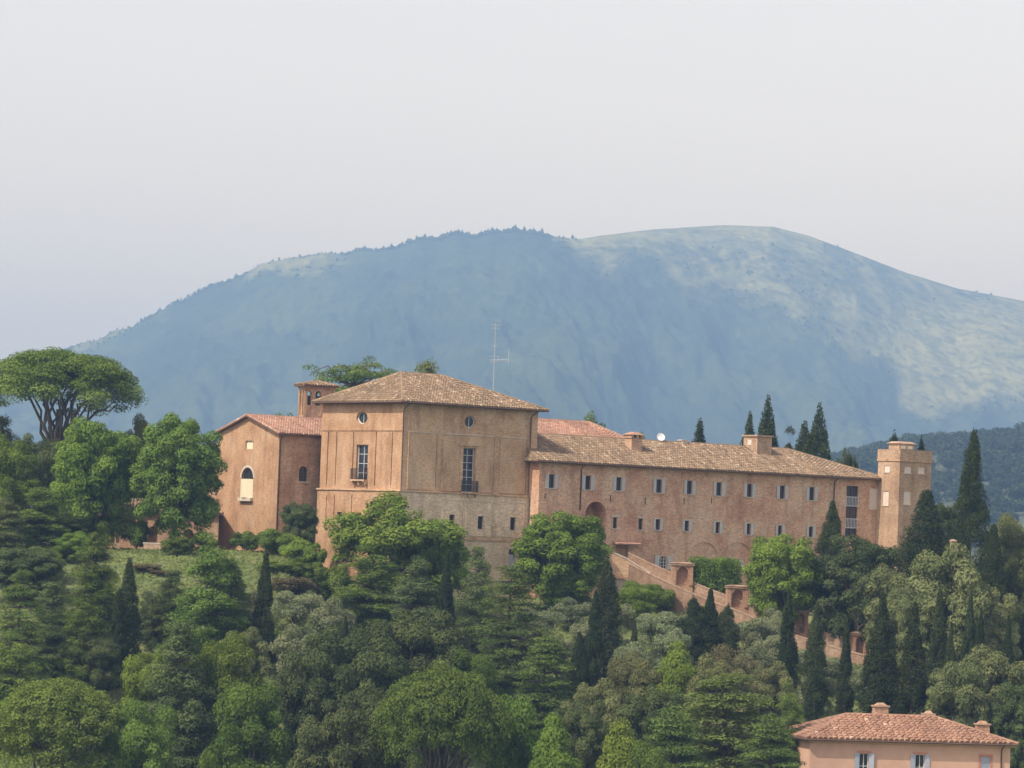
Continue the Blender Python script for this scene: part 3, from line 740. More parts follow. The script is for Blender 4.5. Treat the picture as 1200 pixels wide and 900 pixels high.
for h in (bl1, bl2):                             # relief arches, two brick rings with piers
    mb = MB(); cu, ru = (h[0] + h[1]) / 2, (h[1] - h[0]) / 2; zc = h[3] - ru * 0.75
    n = 16
    for q in range(n):
        t0, t1 = math.pi * q / n, math.pi * (q + 1) / n
        pp = [(cu + (ru + dr_) * math.cos(t), zc + (ru * 0.75 + dr_) * math.sin(t)) for dr_, t in ((0, t0), (0, t1), (0.42, t1), (0.42, t0))]
        mb.hexa([Ff.p(*p, 0.003) for p in pp] + [Ff.p(*p, 0.1) for p in pp])
    Ff.obox(mb, h[0] - 0.42, h[0], h[2], zc, 0.003, 0.1); Ff.obox(mb, h[1], h[1] + 0.42, h[2], zc, 0.003, 0.1)
    B.part('relief_arch', mb, 'brick_pink')
mb = MB(); mb.face([Ff.p(*p, 0.14) for p in arc_pts(whit[:5])], Ff.N)
pts = arc_pts(whit[:5])
for q in range(len(pts)): mb.face([Ff.p(*pts[q], 0.003), Ff.p(*pts[(q + 1) % len(pts)], 0.003), Ff.p(*pts[(q + 1) % len(pts)], 0.14), Ff.p(*pts[q], 0.14)])
w_ = B.part('blind_window', mb, 'board')
mb = MB(); Ff.obox(mb, door[0] + 0.05, door[1] - 0.05, door[2], door[3] - 0.1, -0.45, -0.38); dr = B.part('door', mb, 'brick_red')
mb = MB()                                        # tiled canopy over the door
c1, c2 = door[0] - 0.5, door[1] + 1.0
mb.hexa([Ff.p(c1, door[3] + 0.1, 0), Ff.p(c2, door[3] + 0.1, 0), Ff.p(c2, door[3] - 0.12, 0.8), Ff.p(c1, door[3] - 0.12, 0.8), Ff.p(c1, door[3] + 0.24, 0), Ff.p(c2, door[3] + 0.24, 0), Ff.p(c2, door[3] + 0.02, 0.85), Ff.p(c1, door[3] + 0.02, 0.85)])
mb.build('canopy', M['tile_red'], dr)
# glazed stair bay
u0, u1, z0, z1 = bay[:4]; mb = MB()
for k in range(3): Ff.obox(mb, u0 + (u1 - u0) * k / 2 - 0.05, u0 + (u1 - u0) * k / 2 + 0.05, z0, z1, -0.3, -0.15)
for k in range(6): Ff.obox(mb, u0 + 0.05, u1 - 0.05, z0 + (z1 - z0) * k / 5 - 0.05, z0 + (z1 - z0) * k / 5 + 0.05, -0.29, -0.16)
by = B.part('stair_window', mb, 'frame_dark')
for k, mt in enumerate(('glass', 'wood_door', 'wood_door', 'board', 'glass')):
    for q in range(2):
        mm = 'glass' if mt == 'board' else mt
        mb = MB(); Ff.obox(mb, u0 + (u1 - u0) * q / 2 + 0.05, u0 + (u1 - u0) * (q + 1) / 2 - 0.05, z0 + (z1 - z0) * k / 5 + 0.05, z0 + (z1 - z0) * (k + 1) / 5 - 0.05, -0.28, -0.24); mb.build('pane', M[mm], by)
for zz in (0.62, 0.2):                           # two little railings
    mb = MB(); zb_ = z0 + (z1 - z0) * zz
    for k in range(9): Ff.obox(mb, u0 + (u1 - u0) * k / 8 - 0.02, u0 + (u1 - u0) * k / 8 + 0.02, zb_, zb_ + 0.9, 0.02, 0.06)
    Ff.obox(mb, u0 - 0.05, u1 + 0.05, zb_ + 0.9, zb_ + 0.96, 0.01, 0.07); Ff.obox(mb, u0 - 0.05, u1 + 0.05, zb_ - 0.06, zb_, 0.01, 0.07)
    mb.build('railing', M['frame_white'], by)
bd = hole(B, *z7(875, 916, 490, 590)); mb = MB(); Ff.obox(mb, bd[0], bd[1], bd[2], bd[3], 0.003, 0.04); B.part('walled_up_window', mb, 'board')
for F, u_, nm in ((Face((0, 0, 0), (0, 1, 0), (-1, 0, 0)), WD, 'w'), (Face((L_, 0, 0), (0, 1, 0), (1, 0, 0)), WD, 'w'), (Face((0, WD, 0), (1, 0, 0), (0, 1, 0)), L_, 'w')):
    mb = MB(); wall(mb, F, 0, u_, 0, ZE); B.part('wall', mb, 'brick_pink')
zrd = B.fx(800, 519.5, WD / 2)[1]
hip_roof(B, 0, L_, 0, WD, ZE, zrd, 0.4, B.fx(922, 525, WD / 2)[0], WD / 2, 'tile_old', 0.31, 0.42, 0.6)
for k, (q, zl) in enumerate((((398, 403, 430, 690), 0), ((705, 711, 450, 560), 1))):
    h = hole(B, *(z6(*q) if k == 0 else z7(*q))); u = (h[0] + h[1]) / 2
    pipe(B, [(u + 0.2, -0.62, ZE - 0.1), (u + 0.05, -0.2, ZE - 0.4), (u, -0.09, ZE - 0.6), (u, -0.09, h[2] if k == 0 else h[2] - 5)])
mb = MB()                                        # iron wall anchors
for q in ((193, 590, 622), (577, 600, 640), (780, 615, 655), (1008, 618, 655), (1168, 620, 650)):
    h = hole(B, *z6(q[0] - 2, q[0] + 2, q[1], q[2])); mb = MB(); Ff.obox(mb, h[0], h[0] + 0.09, h[2], h[3], 0.003, 0.05); B.part('wall_anchor', mb, 'iron')
# chimneys on the wing
cx, _ = B.fx(742, 520, 3.2); cz = B.fx(742, 524, 3.2)[1]
mb = MB(); mb.box(cx - 0.7, cx + 0.7, 2.6, 3.7, cz - 1.5, cz + 0.9); ch = B.part('chimney', mb, 'brick_red')
mb = MB()
for a, b_ in ((-0.8, -0.5), (0.5, 0.8), (-0.15, 0.15)): mb.box(cx + a, cx + b_, 2.5, 3.8, cz + 0.903, cz + 1.25)
mb.build('pot', M['brick_red'], ch)
mb = MB(); mb.hexa([(cx - 0.95, 2.4, cz + 1.253), (cx + 0.95, 2.4, cz + 1.253), (cx + 0.95, 3.9, cz + 1.253), (cx - 0.95, 3.9, cz + 1.253), (cx - 0.3, 2.9, cz + 1.55), (cx + 0.3, 2.9, cz + 1.55), (cx + 0.3, 3.4, cz + 1.55), (cx - 0.3, 3.4, cz + 1.55)])
mb.build('cap', M['tile_red'], ch)
xa, xm_ = B.fx(871.5, 520, 3.4)[0], B.fx(887.5, 520, 3.4)[0]
za_, zt_ = B.fx(888, 532, 3.4)[1], B.fx(888, 511.5, 3.4)[1]
yl = 3.4; xc = xm_
dy = (B.fy(871.5, 515, xc)[0] - 3.4)
xr = B.fx(904.5, 515, yl)[0]
mb = MB(); mb.box(xc, xr, yl, yl + max(2.2, dy), za_ - 1.5, zt_); ch = B.part('roof_housing', mb, 'brick_tower')
mb = MB(); mb.box(xc - 0.15, xr + 0.15, yl - 0.15, yl + max(2.2, dy) + 0.15, zt_ + 0.003, zt_ + 0.16); mb.build('cap', M['coping'], ch)
mb = MB(); mb.box(xc - 0.04, xc - 0.003, yl + 0.9, yl + 1.5, zt_ - 0.9, zt_ - 0.35); mb.build('vent', M['board'], ch)
WING = B; WL, WZE, WZR = L_, ZE, zrd

# ------------------------------------------------------------------ corner tower at the far end
yF = -3.4
p_ = WING.o + WING.x * WING.fx(1054, 560, yF)[0] + WING.y * yF
B = Bld('corner_tower', 'square brick corner tower with corbelled top at the wing end', 0, 0, 400, -9.0)
B.o = np.array([p_[0], p_[1], -9.0]); B.root.location = tuple(B.o)
TWX = B.fx(1091, 560)[0]; TWY = B.fy(1029, 545)[0]
zt = B.fx(1054, 540.5)[1]
Ff = Face((0, 0, 0), (1, 0, 0), (0, -1, 0)); Fs = Face((0, 0, 0), (0, 1, 0), (-1, 0, 0))
hf = [hole(B, *z7(*q)) for q in ((1040, 1072, 387, 418), (1103, 1135, 390, 420), (1037, 1068, 503, 565))]
hs2 = [hole(B, *z7(945, 970, 383, 413), face='s'), hole(B, *z7(937, 965, 503, 570), face='s')]
TB = TWY
mb = MB(); wall(mb, Ff, 0, TWX, 0, zt, [(*h[:4], 'rect', 0.12) for h in hf], 0.12, 0, ()); B.part('wall', mb, 'brick_tower')
mb = MB(); wall(mb, Fs, 0, TB, 0, zt, [(*h[:4], 'rect', 0.12) for h in hs2], 0.12, 0, ()); B.part('wall', mb, 'brick_tower')
mb = MB(); wall(mb, Face((TWX, 0, 0), (0, 1, 0), (1, 0, 0)), 0, TB, 0, zt); B.part('wall', mb, 'brick_tower')
mb = MB(); wall(mb, Face((0, TB, 0), (1, 0, 0), (0, 1, 0)), 0, TWX, 0, zt); B.part('wall', mb, 'brick_tower')
for F, hh in ((Ff, hf), (Fs, hs2)):
    for h in hh:
        mb = MB(); F.obox(mb, h[0], h[1], h[2], h[3], -0.12, -0.06); w_ = B.part('window_board', mb, 'board')
        mb = MB(); F.obox(mb, h[0] - 0.08, h[1] + 0.08, h[2] - 0.08, h[2] - 0.003, -0.03, 0.07); mb.build('sill', M['stone'], w_)
zp_ = B.fx(1054, 527.5)[1]
mb = MB(); mb.box(-0.09, TWX + 0.09, -0.09, TB + 0.09, zt + 0.003, zt + 0.2); B.part('corbel', mb, 'brick_red')
mb = MB(); mb.box(-0.06, TWX + 0.06, -0.06, TB + 0.06, zt + 0.203, zp_); B.part('parapet', mb, 'brick_tower')
mb = MB(); mb.box(-0.08, TWX + 0.08, -0.08, TB + 0.08, zp_ + 0.003, zp_ + 0.1); B.part('coping', mb, 'coping')
mb = MB()
xq = TWX * 0.36; mb.box(xq - 0.9, xq + 1.3, 1.0, 2.6, zp_ + 0.103, zp_ + 0.75); ch = B.part('roof_hatch', mb, 'brick_tower')
for k in range(2):
    mb = MB(); mb.box(xq - 0.7 + k * 1.0, xq + 0.0 + k * 1.0, 0.95, 0.997, zp_ + 0.2, zp_ + 0.55); mb.build('pane', M['blind'], ch)
mb = MB(); mb.hexa([(xq - 1.1, 0.8, zp_ + 0.753), (xq + 1.5, 0.8, zp_ + 0.753), (xq + 1.5, 2.8, zp_ + 0.753), (xq - 1.1, 2.8, zp_ + 0.753), (xq - 0.7, 1.2, zp_ + 0.98), (xq + 1.1, 1.2, zp_ + 0.98), (xq + 1.1, 2.4, zp_ + 0.98), (xq - 0.7, 2.4, zp_ + 0.98)]); mb.build('cap', M['coping'], ch)

# ------------------------------------------------------------------ church nave on the left
B = Bld('church', 'brick church with sunlit gable front and red tiled roof', 325.5, 560, 409, -6.0)
CW = B.fy(255, 560)[0]; CL = 26.0
ZE = B.fy(325.5, 507)[1]; ZR = B.fy(291, 488)[1]
Ff = Face((0, 0, 0), (1, 0, 0), (0, -1, 0)); Fs = Face((0, 0, 0), (0, 1, 0), (-1, 0, 0))
def z3(x0, x1, y0, y1): return 230 + x0 / 6, 230 + x1 / 6, 530 + y0 / 6, 530 + y1 / 6
def z2(x0, x1, y0, y1): return 230 + x0 / 6, 230 + x1 / 6, 400 + y0 / 6, 400 + y1 / 6
sq = hole(B, *z2(346, 398, 698, 757), face='s'); big = hole(B, *z3(318, 400, 108, 312), 'arch', 's'); sid = hole(B, *z3(722, 783, 96, 206), 'arch')
sq = (*sq[:4], 'rect', 0.25); big = (*big[:4], 'arch', 0.3)
mb = MB(); wall(mb, Fs, 0, CW, 0, ZE, [sq, big], 0.3, 0, (0,))
mb.face([Fs.p(0, ZE), Fs.p(CW, ZE), Fs.p(CW / 2, ZR)], Fs.N); B.part('wall', mb, 'brick_sun')
mb = MB(); wall(mb, Ff, 0, CL, 0, ZE, [sid], 0.35); B.part('wall', mb, 'brick_red')
mb = MB(); wall(mb, Face((0, CW, 0), (1, 0, 0), (0, 1, 0)), 0, CL, 0, ZE); B.part('wall', mb, 'brick_red')
Fe = Face((CL, 0, 0), (0, 1, 0), (1, 0, 0)); mb = MB(); wall(mb, Fe, 0, CW, 0, ZE); mb.face([Fe.p(0, ZE), Fe.p(CW, ZE), Fe.p(CW / 2, ZR)], Fe.N); B.part('wall', mb, 'brick_red')
mb = MB(); Fs.obox(mb, sq[0], sq[1], sq[2], sq[3], -0.24, -0.17); B.part('window_board', mb, 'blind')
window(B, Fs, big, 0.26, bars=(1, 1), sill=False)
mb = MB()                                        # bowed cream blind over the lower part of the window
u0, u1, z0, z1 = big[:4]; zz1 = z1 - (u1 - u0) * 0.55; n = 8
for k in range(n):
    ua, ub = u0 - 0.08 + (u1 - u0 + 0.16) * k / n, u0 - 0.08 + (u1 - u0 + 0.16) * (k + 1) / n
    da, db = (0.05 + 0.4 * math.sin(math.pi * q / n) for q in (k, k + 1))
    mb.hexa([Fs.p(ua, z0 - 0.1, 0.003), Fs.p(ub, z0 - 0.1, 0.003), Fs.p(ub, z0 - 0.1, db), Fs.p(ua, z0 - 0.1, da), Fs.p(ua, zz1, 0.003), Fs.p(ub, zz1, 0.003), Fs.p(ub, zz1, db), Fs.p(ua, zz1, da)])
B.part('window_blind', mb, 'blind')
mb = MB(); cu, ru = (u0 + u1) / 2, (u1 - u0) / 2; zc = z1 - ru
for q in range(12):
    t0, t1 = math.pi * q / 12, math.pi * (q + 1) / 12
    pp = [(cu + (ru + r_) * math.cos(t), zc + (ru + r_) * math.sin(t)) for r_, t in ((0.02, t0), (0.02, t1), (0.25, t1), (0.25, t0))]
    mb.hexa([Fs.p(*p, 0.003) for p in pp] + [Fs.p(*p, 0.05) for p in pp])
B.part('window_arch', mb, 'stone')
mb = MB(); Fs.obox(mb, u0 - 0.1, u1 + 0.1, z0 - 0.45, z0 - 0.1, 0.003, 0.35); B.part('bracket', mb, 'stone')
window(B, Ff, sid, 0.26, bars=(2, 4), sill=True)
rng_ = np.random.default_rng(4); rb = MB(); tm = MB(); ov = 0.45
pe0, pe1 = np.array((-ov, -ov, ZE - 0.08)), np.array((CL, -ov, ZE - 0.08)); r0, r1 = np.array((-ov, CW / 2, ZR + 0.12)), np.array((CL, CW / 2, ZR + 0.12))
pb0, pb1 = np.array((-ov, CW + ov, ZE - 0.08)), np.array((CL, CW + ov, ZE - 0.08)); th = np.array((0, 0, -0.14))
rb.hexa([pe0 + th, pe1 + th, r1 + th, r0 + th, pe0, pe1, r1, r0]); rb.hexa([pb0 + th, pb1 + th, r1 + th, r0 + th, pb0, pb1, r1, r0])
roof = B.part('roof', rb, 'roofbase')
S = (r0 - pe0); L1 = np.linalg.norm(S); S = S / L1; tiles(tm, pe0, (1, 0, 0), S, [(0, 0), (CL + ov, 0), (CL + ov, L1), (0, L1)], 0.30, 0.45, rng_)
S = (r0 - pb0); S = S / L1; tiles(tm, pb0, (1, 0, 0), S, [(0, 0), (CL + ov, 0), (CL + ov, L1), (0, L1)], 0.36, 0.6, rng_)
t_ = tm.build('roof_tiles', M['tile_red'], roof); t_['kind'] = 'stuff'
mb = MB(); mb.tube([pe0 + (0, -0.06, -0.05), pe1 + (0, -0.06, -0.05)], 0.07); mb.build('gutter', M['pipe'], roof)
mb = MB(); mb.tube([r0 + (0, 0, 0.05), r1 + (0, 0, 0.05)], 0.13); k_ = mb.build('ridge_tiles', M['tile_red'], roof); k_['kind'] = 'stuff'
pipe(B, [(0.12, -0.35, ZE - 0.3), (0.1, -0.1, ZE - 0.7), (0.1, -0.1, 0)])

# ------------------------------------------------------------------ bell tower
B = Bld('bell_tower', 'small square brick bell tower with arched openings behind the church roof', 357, 480, 426, -4.0, rz=R(26))
tw = B.fx(391, 480)[0]; td = B.fy(349.5, 480)[0]
zt = B.fx(357, 454.5)[1]
Fl = [(Face((0, 0, 0), (1, 0, 0), (0, -1, 0)), tw, [hole(B, *z2(768, 809, 346, 520), 'arch'), hole(B, *z2(836, 877, 347, 520), 'arch')]),
      (Face((0, 0, 0), (0, 1, 0), (-1, 0, 0)), td, [(td * 0.18, td * 0.42, 0, 0, 'arch'), (td * 0.58, td * 0.82, 0, 0, 'arch')]),
      (Face((tw, 0, 0), (0, 1, 0), (1, 0, 0)), td, [(td * 0.18, td * 0.42, 0, 0, 'arch'), (td * 0.58, td * 0.82, 0, 0, 'arch')]),
      (Face((0, td, 0), (1, 0, 0), (0, 1, 0)), tw, [(tw * 0.2, tw * 0.42, 0, 0, 'arch'), (tw * 0.58, tw * 0.8, 0, 0, 'arch')])]
za, zb2 = Fl[0][2][0][2], Fl[0][2][0][3]
for F, u_, hh in Fl:
    hh = [(h[0], h[1], za, zb2, 'arch') for h in hh]
    mb = MB(); wall(mb, F, 0, u_, 0, zt, hh, 0.4); B.part('wall', mb, 'brick_red')
    for h in hh:
        mb = MB(); F.obox(mb, h[0], h[1], h[2], h[2] + (h[3] - h[2]) * 0.42, -0.3, -0.16); B.part('infill', mb, 'brick_brown')
    mb = MB(); F.obox(mb, 0.03, 0.22, za - 0.3, zb2 + 0.1, 0.003, 0.07); F.obox(mb, u_ - 0.22, u_ - 0.03, za - 0.3, zb2 + 0.1, 0.003, 0.07); B.part('pilaster', mb, 'brick_tower')
mb = MB(); mb.box(0.5, tw - 0.5, 0.5, td - 0.5, zb2 - 1.6, zb2 - 0.5); B.part('bell_frame', mb, 'iron')
mb = MB(); mb.box(-0.12, tw + 0.12, -0.12, td + 0.12, zt + 0.003, zt + 0.2); B.part('cornice', mb, 'coping')
hip_roof(B, 0, tw, 0, td, zt + 0.3, zt + 0.75, tw / 2 - 0.1, tw / 2 + 0.1, td / 2, 'tile_old', 0.3, 0.45, 0.4, gutter=False)

# ------------------------------------------------------------------ rear ranges
B = Bld('rear_range', 'red tiled hipped range rising behind the long wing roof', 628, 520, 424, -6.0)
L2 = B.fx(737, 515)[0]
ze, zr_ = B.fx(628, 511.5)[1], B.fx(628, 491.5, 4.5)[1]
for F, u_ in ((Face((-14, 0, 0), (1, 0, 0), (0, -1, 0)), L2 + 14), (Face((-14, 0, 0), (0, 1, 0), (-1, 0, 0)), 9), (Face((L2, 0, 0), (0, 1, 0), (1, 0, 0)), 9), (Face((-14, 9, 0), (1, 0, 0), (0, 1, 0)), L2 + 14)):
    mb = MB(); wall(mb, F, 0, u_, 0, ze); B.part('wall', mb, 'brick_red')
hip_roof(B, -14, L2, 0, 9, ze, zr_, -9, B.fx(690, 493, 4.5)[0], 4.5, 'tile_red', 0.30, 0.45, 0.4, sides='frl', gutter=True)
B = Bld('side_range', 'low tiled range beside the church behind the leafy tree', 256, 560, 424, -6.0)
sd = 9.0; sl = 12.0
B.o = B.o + B.x * 0 ; ze, zr_ = B.fy(256, 540)[1], B.fy(256, 514)[1]
for F, u_ in ((Face((0, 0, 0), (1, 0, 0), (0, -1, 0)), sl), (Face((0, 0, 0), (0, 1, 0), (-1, 0, 0)), sd), (Face((sl, 0, 0), (0, 1, 0), (1, 0, 0)), sd), (Face((0, sd, 0), (1, 0, 0), (0, 1, 0)), sl)):
    mb = MB(); wall(mb, F, 0, u_, 0, ze); B.part('wall', mb, 'brick_red')
hip_roof(B, 0, sl, 0, sd, ze, zr_, 4.5, sl - 4, sd / 2, 'tile_red', 0.32, 0.5, 0.4, sides='fl')
# low arcaded range under the trees on the left
B = Bld('arcaded_range', 'low brick range with arches half hidden under the left trees', 84, 620, 412, -4.0, rz=R(4))
LL = B.fx(256, 620)[0]; ze = B.fx(120, 597)[1]
def zq(x0, x1, y0, y1): return x0 / 4.615, x1 / 4.615, 560 + y0 / 4.615, 560 + y1 / 4.615
Ff = Face((0, 0, 0), (1, 0, 0), (0, -1, 0))
ah = [(*hole(B, *zq(*q), 'arch')[:4], 'arch', r_) for q, r_ in (((990, 1046, 278, 350), 1.0), ((800, 850, 262, 352), 0.8), ((630, 735, 195, 352), 0.25), ((690, 705, 290, 352), 0.5))][:3]
dh = [(*hole(B, *zq(600, 622, 235, 352))[:4], 'rect', 0.4), (*hole(B, *zq(740, 765, 240, 352))[:4], 'rect', 0.4), (*hole(B, *zq(440, 520, 190, 352))[:4], 'arch', 0.8)]
mb = MB(); wall(mb, Ff, 0, LL, 0, ze, ah + dh, 0.4, 0, range(6)); B.part('wall', mb, 'brick_red')
for F, u_ in ((Face((0, 0, 0), (0, 1, 0), (-1, 0, 0)), 6), (Face((LL, 0, 0), (0, 1, 0), (1, 0, 0)), 6), (Face((0, 6, 0), (1, 0, 0), (0, 1, 0)), LL)):
    mb = MB(); wall(mb, F, 0, u_, 0, ze); B.part('wall', mb, 'brick_red')
hip_roof(B, 0, LL, 0, 6, ze, ze + 1.1, 3, LL - 3, 3, 'tile_old', 0.34, 0.5, 0.4, sides='f', gutter=False)
for h in dh[:2]:
    mb = MB(); Ff.obox(mb, h[0] + 0.04, h[1] - 0.04, h[2], h[3] - 0.05, -0.34, -0.28); B.part('door', mb, 'wood_door')
# low garden wall on the lawn edge
p0, p1 = at(168, 640, 401), at(199, 641, 400)
mb = MB(); g0 = float(gz(p0[0], p0[1])); dv = np.array([p1[0] - p0[0], p1[1] - p0[1], 0]); dv /= np.linalg.norm(dv); nv = np.array([-dv[1], dv[0], 0]); Ln = np.hypot(p1[0] - p0[0], p1[1] - p0[1])
B = empty('garden_wall', (p0[0], p0[1], g0), math.atan2(dv[1], dv[0])); tag(B, 'low pale brick garden wall at the back of the left lawn', 'wall', kind='thing')
mb = MB(); mb.box(0, Ln, 0, 0.35, -1, 0.8); mb.build('masonry', M['coping'], B)
mb = MB(); mb.box(-0.05, Ln + 0.05, -0.05, 0.4, 0.803, 0.9); mb.build('coping', M['stone'], B)

# ------------------------------------------------------------------ antenna, dish and vent on the roofs
RFL = BLK
ax, ay = BLK.fx(577.5, 470, 8.5)[0], 8.5
az0 = BZT + 1.3
zt_ = BLK.fx(578, 378, 8.5)[1]; za_ = BLK.fx(585, 422, 8.5)[1]
p_ = BLK.o + BLK.x * ax + BLK.y * ay
A = empty('television_antenna', (p_[0], p_[1], BLK.o[2] + az0), 0); tag(A, 'tall thin metal antenna mast on the roof of the tall block', 'antenna')
h = zt_ - az0; ha = za_ - az0
mb = MB(); mb.tube([(0, 0, -0.8), (0, 0, h)], [0.04, 0.02], 6); mb.build('mast', M['steel'], A)
mb = MB(); mb.tube([(-0.5, 0, ha - 0.05), (1.5, 0, ha + 0.02)], 0.035, 5); mb.build('arm', M['steel'], A)
mb = MB(); mb.tube([(1.45, 0, ha - 0.35), (1.45, 0, ha + 1.15)], 0.03, 5); mb.build('arm', M['steel'], A)
for k, (zz, w) in enumerate(((h * 0.97, 0.5), (h * 0.93, 0.42), (ha + 0.35, 0.5), (ha - 0.25, 0.45), (h * 0.7, 0.3))):
    mb = MB(); mb.tube([(-w, 0, zz), (w, 0, zz)], 0.022, 4); mb.build('element', M['steel'], A)
for k in range(3):
    mb = MB(); mb.tube([(0.4 + k * 0.4, 0, ha - 0.25), (0.4 + k * 0.4, 0, ha + 0.3)], 0.018, 4); mb.build('element', M['steel'], A)
# satellite dish
yd = 5.3; dx_ = WING.fx(774, 515, yd)[0]; dz_ = WING.fx(774, 512.5, yd)[1]
p_ = WING.o + WING.x * dx_ + WING.y * yd
A = empty('satellite_dish', (p_[0], p_[1], WING.o[2] + WZR - 0.2), 0); tag(A, 'white satellite dish standing behind the wing ridge', 'satellite dish')
hh = dz_ - (WZR - 0.2)
mb = MB(); mb.tube([(0, 0.15, -0.3), (0, 0.15, hh)], 0.035, 6); mb.build('post', M['steel'], A)
mb = MB(); n = 20; rr = 0.43; dirn = np.array([0.25, -0.9, 0.36]); dirn /= np.linalg.norm(dirn); e1 = np.cross(dirn, (0, 0, 1)); e1 /= np.linalg.norm(e1); e2_ = np.cross(e1, dirn); c0_ = np.array((0, 0, hh))
rings = [(0.0, 0.0), (0.5, 0.03), (1.0, 0.12)]
for i in range(2):
    for k in range(n):
        t0, t1 = 6.2832 * k / n, 6.2832 * (k + 1) / n; (ra, da), (rb_, db) = rings[i], rings[i + 1]
        q = [c0_ + (e1 * math.cos(t) + e2_ * math.sin(t)) * rr * r_ + dirn * d_ for r_, d_, t in ((ra, da, t0), (rb_, db, t0), (rb_, db, t1), (ra, da, t1))]
        if i == 0: q = [q[0], q[1], q[2]]
        mb.face(q, dirn); mb.face([x - dirn * 0.02 for x in q], -dirn)
mb.build('reflector', M['dish'], A)
mb = MB(); mb.tube([c0_ - e2_ * rr + dirn * 0.12, c0_ - e2_ * rr * 0.2 + dirn * 0.5], 0.015, 4); mb.tube([c0_ - e2_ * rr * 0.25 + dirn * 0.46, c0_ - e2_ * rr * 0.1 + dirn * 0.56], 0.04, 6); mb.build('feed_arm', M['steel'], A)
B = WING; vx = B.fx(801, 517, 5.2)[0]
mb = MB(); mb.box(vx - 0.35, vx + 0.35, 4.9, 5.5, WZR - 0.3, WZR + 0.28); v_ = B.part('roof_vent', mb, 'board')
mb = MB(); mb.box(vx - 0.5, vx + 0.5, 4.8, 5.6, WZR + 0.283, WZR + 0.36); mb.build('cap', M['board'], v_)

# ------------------------------------------------------------------ ramp below the wing with its wayside shrines
FR = [(737, 660, 404.5), (762, 672, 403), (792, 686, 401.5), (830, 702, 399.8), (865, 715, 398.2), (900, 730, 396.5), (934, 744, 395), (990, 761, 392.5), (1050, 776, 390), (1078, 784, 389)]
Fp = [at(*q) for q in FR]
o0 = np.array([Fp[0][0], Fp[0][1], Fp[0][2]])
A = empty('ramp', tuple(o0)); tag(A, 'long brick walled ramp descending to the right below the wing', 'ramp', kind='thing')
mats = (('front_wall', 'brick_tower'), ('coping', 'coping'), ('back_wall', 'brick_tower'), ('coping', 'coping'), ('path', 'stone'))
def strip(name, mat, dy0, dy1, zt0, zb0):
    mb = MB()
    for i in range(len(Fp) - 1):
        a, b_ = Fp[i] - o0, Fp[i + 1] - o0
        c8 = []
        for zz in (zb0, zt0):
            c8 += [a + (0, dy0, zz), b_ + (0, dy0, zz), b_ + (0, dy1, zz), a + (0, dy1, zz)]
        mb.hexa(c8)
    return mb.build(name, M[mat], A)
strip('front_wall', 'brick_ramp', 0, 0.4, -0.15, -8.0); strip('coping', 'coping', -0.07, 0.47, 0.0, -0.147)
strip('back_wall', 'brick_ramp', 3.0, 3.4, 0.95, -5.0); strip('coping', 'coping', 2.93, 3.47, 1.1, 0.953)
strip('path', 'stone', 0.41, 2.99, -0.85, -1.2)
def shrine(px, top, bot, wpx, Y, label, rz):
    p = at(px, bot, Y); t = at(px, top, Y); w = wpx * Y / FPX; H = t[2] - p[2]
    S_ = empty('shrine', (p[0], p[1], p[2]), rz); tag(S_, label, 'shrine', 'wayside shrines along the ramp')
    F = Face((-w / 2, 0, 0), (1, 0, 0), (0, -1, 0)); dp = 1.0
    hN = (w * 0.24, w * 0.76, 0.12, H * 0.78, 'arch', 0.55)
    mb = MB(); wall(mb, F, 0, w, -3.0, H * 0.84, [hN], 0.55, 0, (0,)); mb.box(-w / 2, w / 2, 0.6, dp, -3, H * 0.84)
    mb.face([(-w / 2, 0, -3), (-w / 2, 0.6, -3), (-w / 2, 0.6, H * .84), (-w / 2, 0, H * .84)], (-1, 0, 0)); mb.face([(w / 2, 0, -3), (w / 2, 0.6, -3), (w / 2, 0.6, H * .84), (w / 2, 0, H * .84)], (1, 0, 0))
    mb.build('body', M['brick_red'], S_)
    for s in (0.0, w * 0.8):
        mb = MB(); F.obox(mb, s + 0.03, s + w * 0.2 - 0.03, 0.1, H * 0.76, 0.003, 0.09); mb.build('pilaster', M['brick_red'], S_)
    mb = MB(); mb.box(-w / 2 - 0.1, w / 2 + 0.1, -0.14, dp + 0.1, H * 0.843, H * 0.92); mb.build('cornice', M['brick_tower'], S_)
    mb = MB(); mb.hexa([(-w / 2 - 0.16, -0.2, H * .923), (w / 2 + 0.16, -0.2, H * .923), (w / 2 + 0.16, dp + 0.16, H * .923), (-w / 2 - 0.16, dp + 0.16, H * .923), (-w * .3, 0.15, H * 0.985), (w * .3, 0.15, H * 0.985), (w * .3, dp - .2, H * 0.985), (-w * .3, dp - .2, H * 0.985)]); mb.build('cap', M['brick_ramp'], S_)
shrine(799.5, 658, 687, 25, 403.2, 'brick shrine with arched niche, nearest to the terrace stair', R(6))
shrine(864, 685, 713, 25, 400.4, 'brick shrine with arched niche right of the clipped hedge', R(6))
shrine(938, 713, 743, 18, 397.2, 'brick shrine between the first two ramp cypresses', R(14))
shrine(1008, 740, 769, 19, 394.0, 'brick shrine right of the slimmest ramp cypress', R(14))
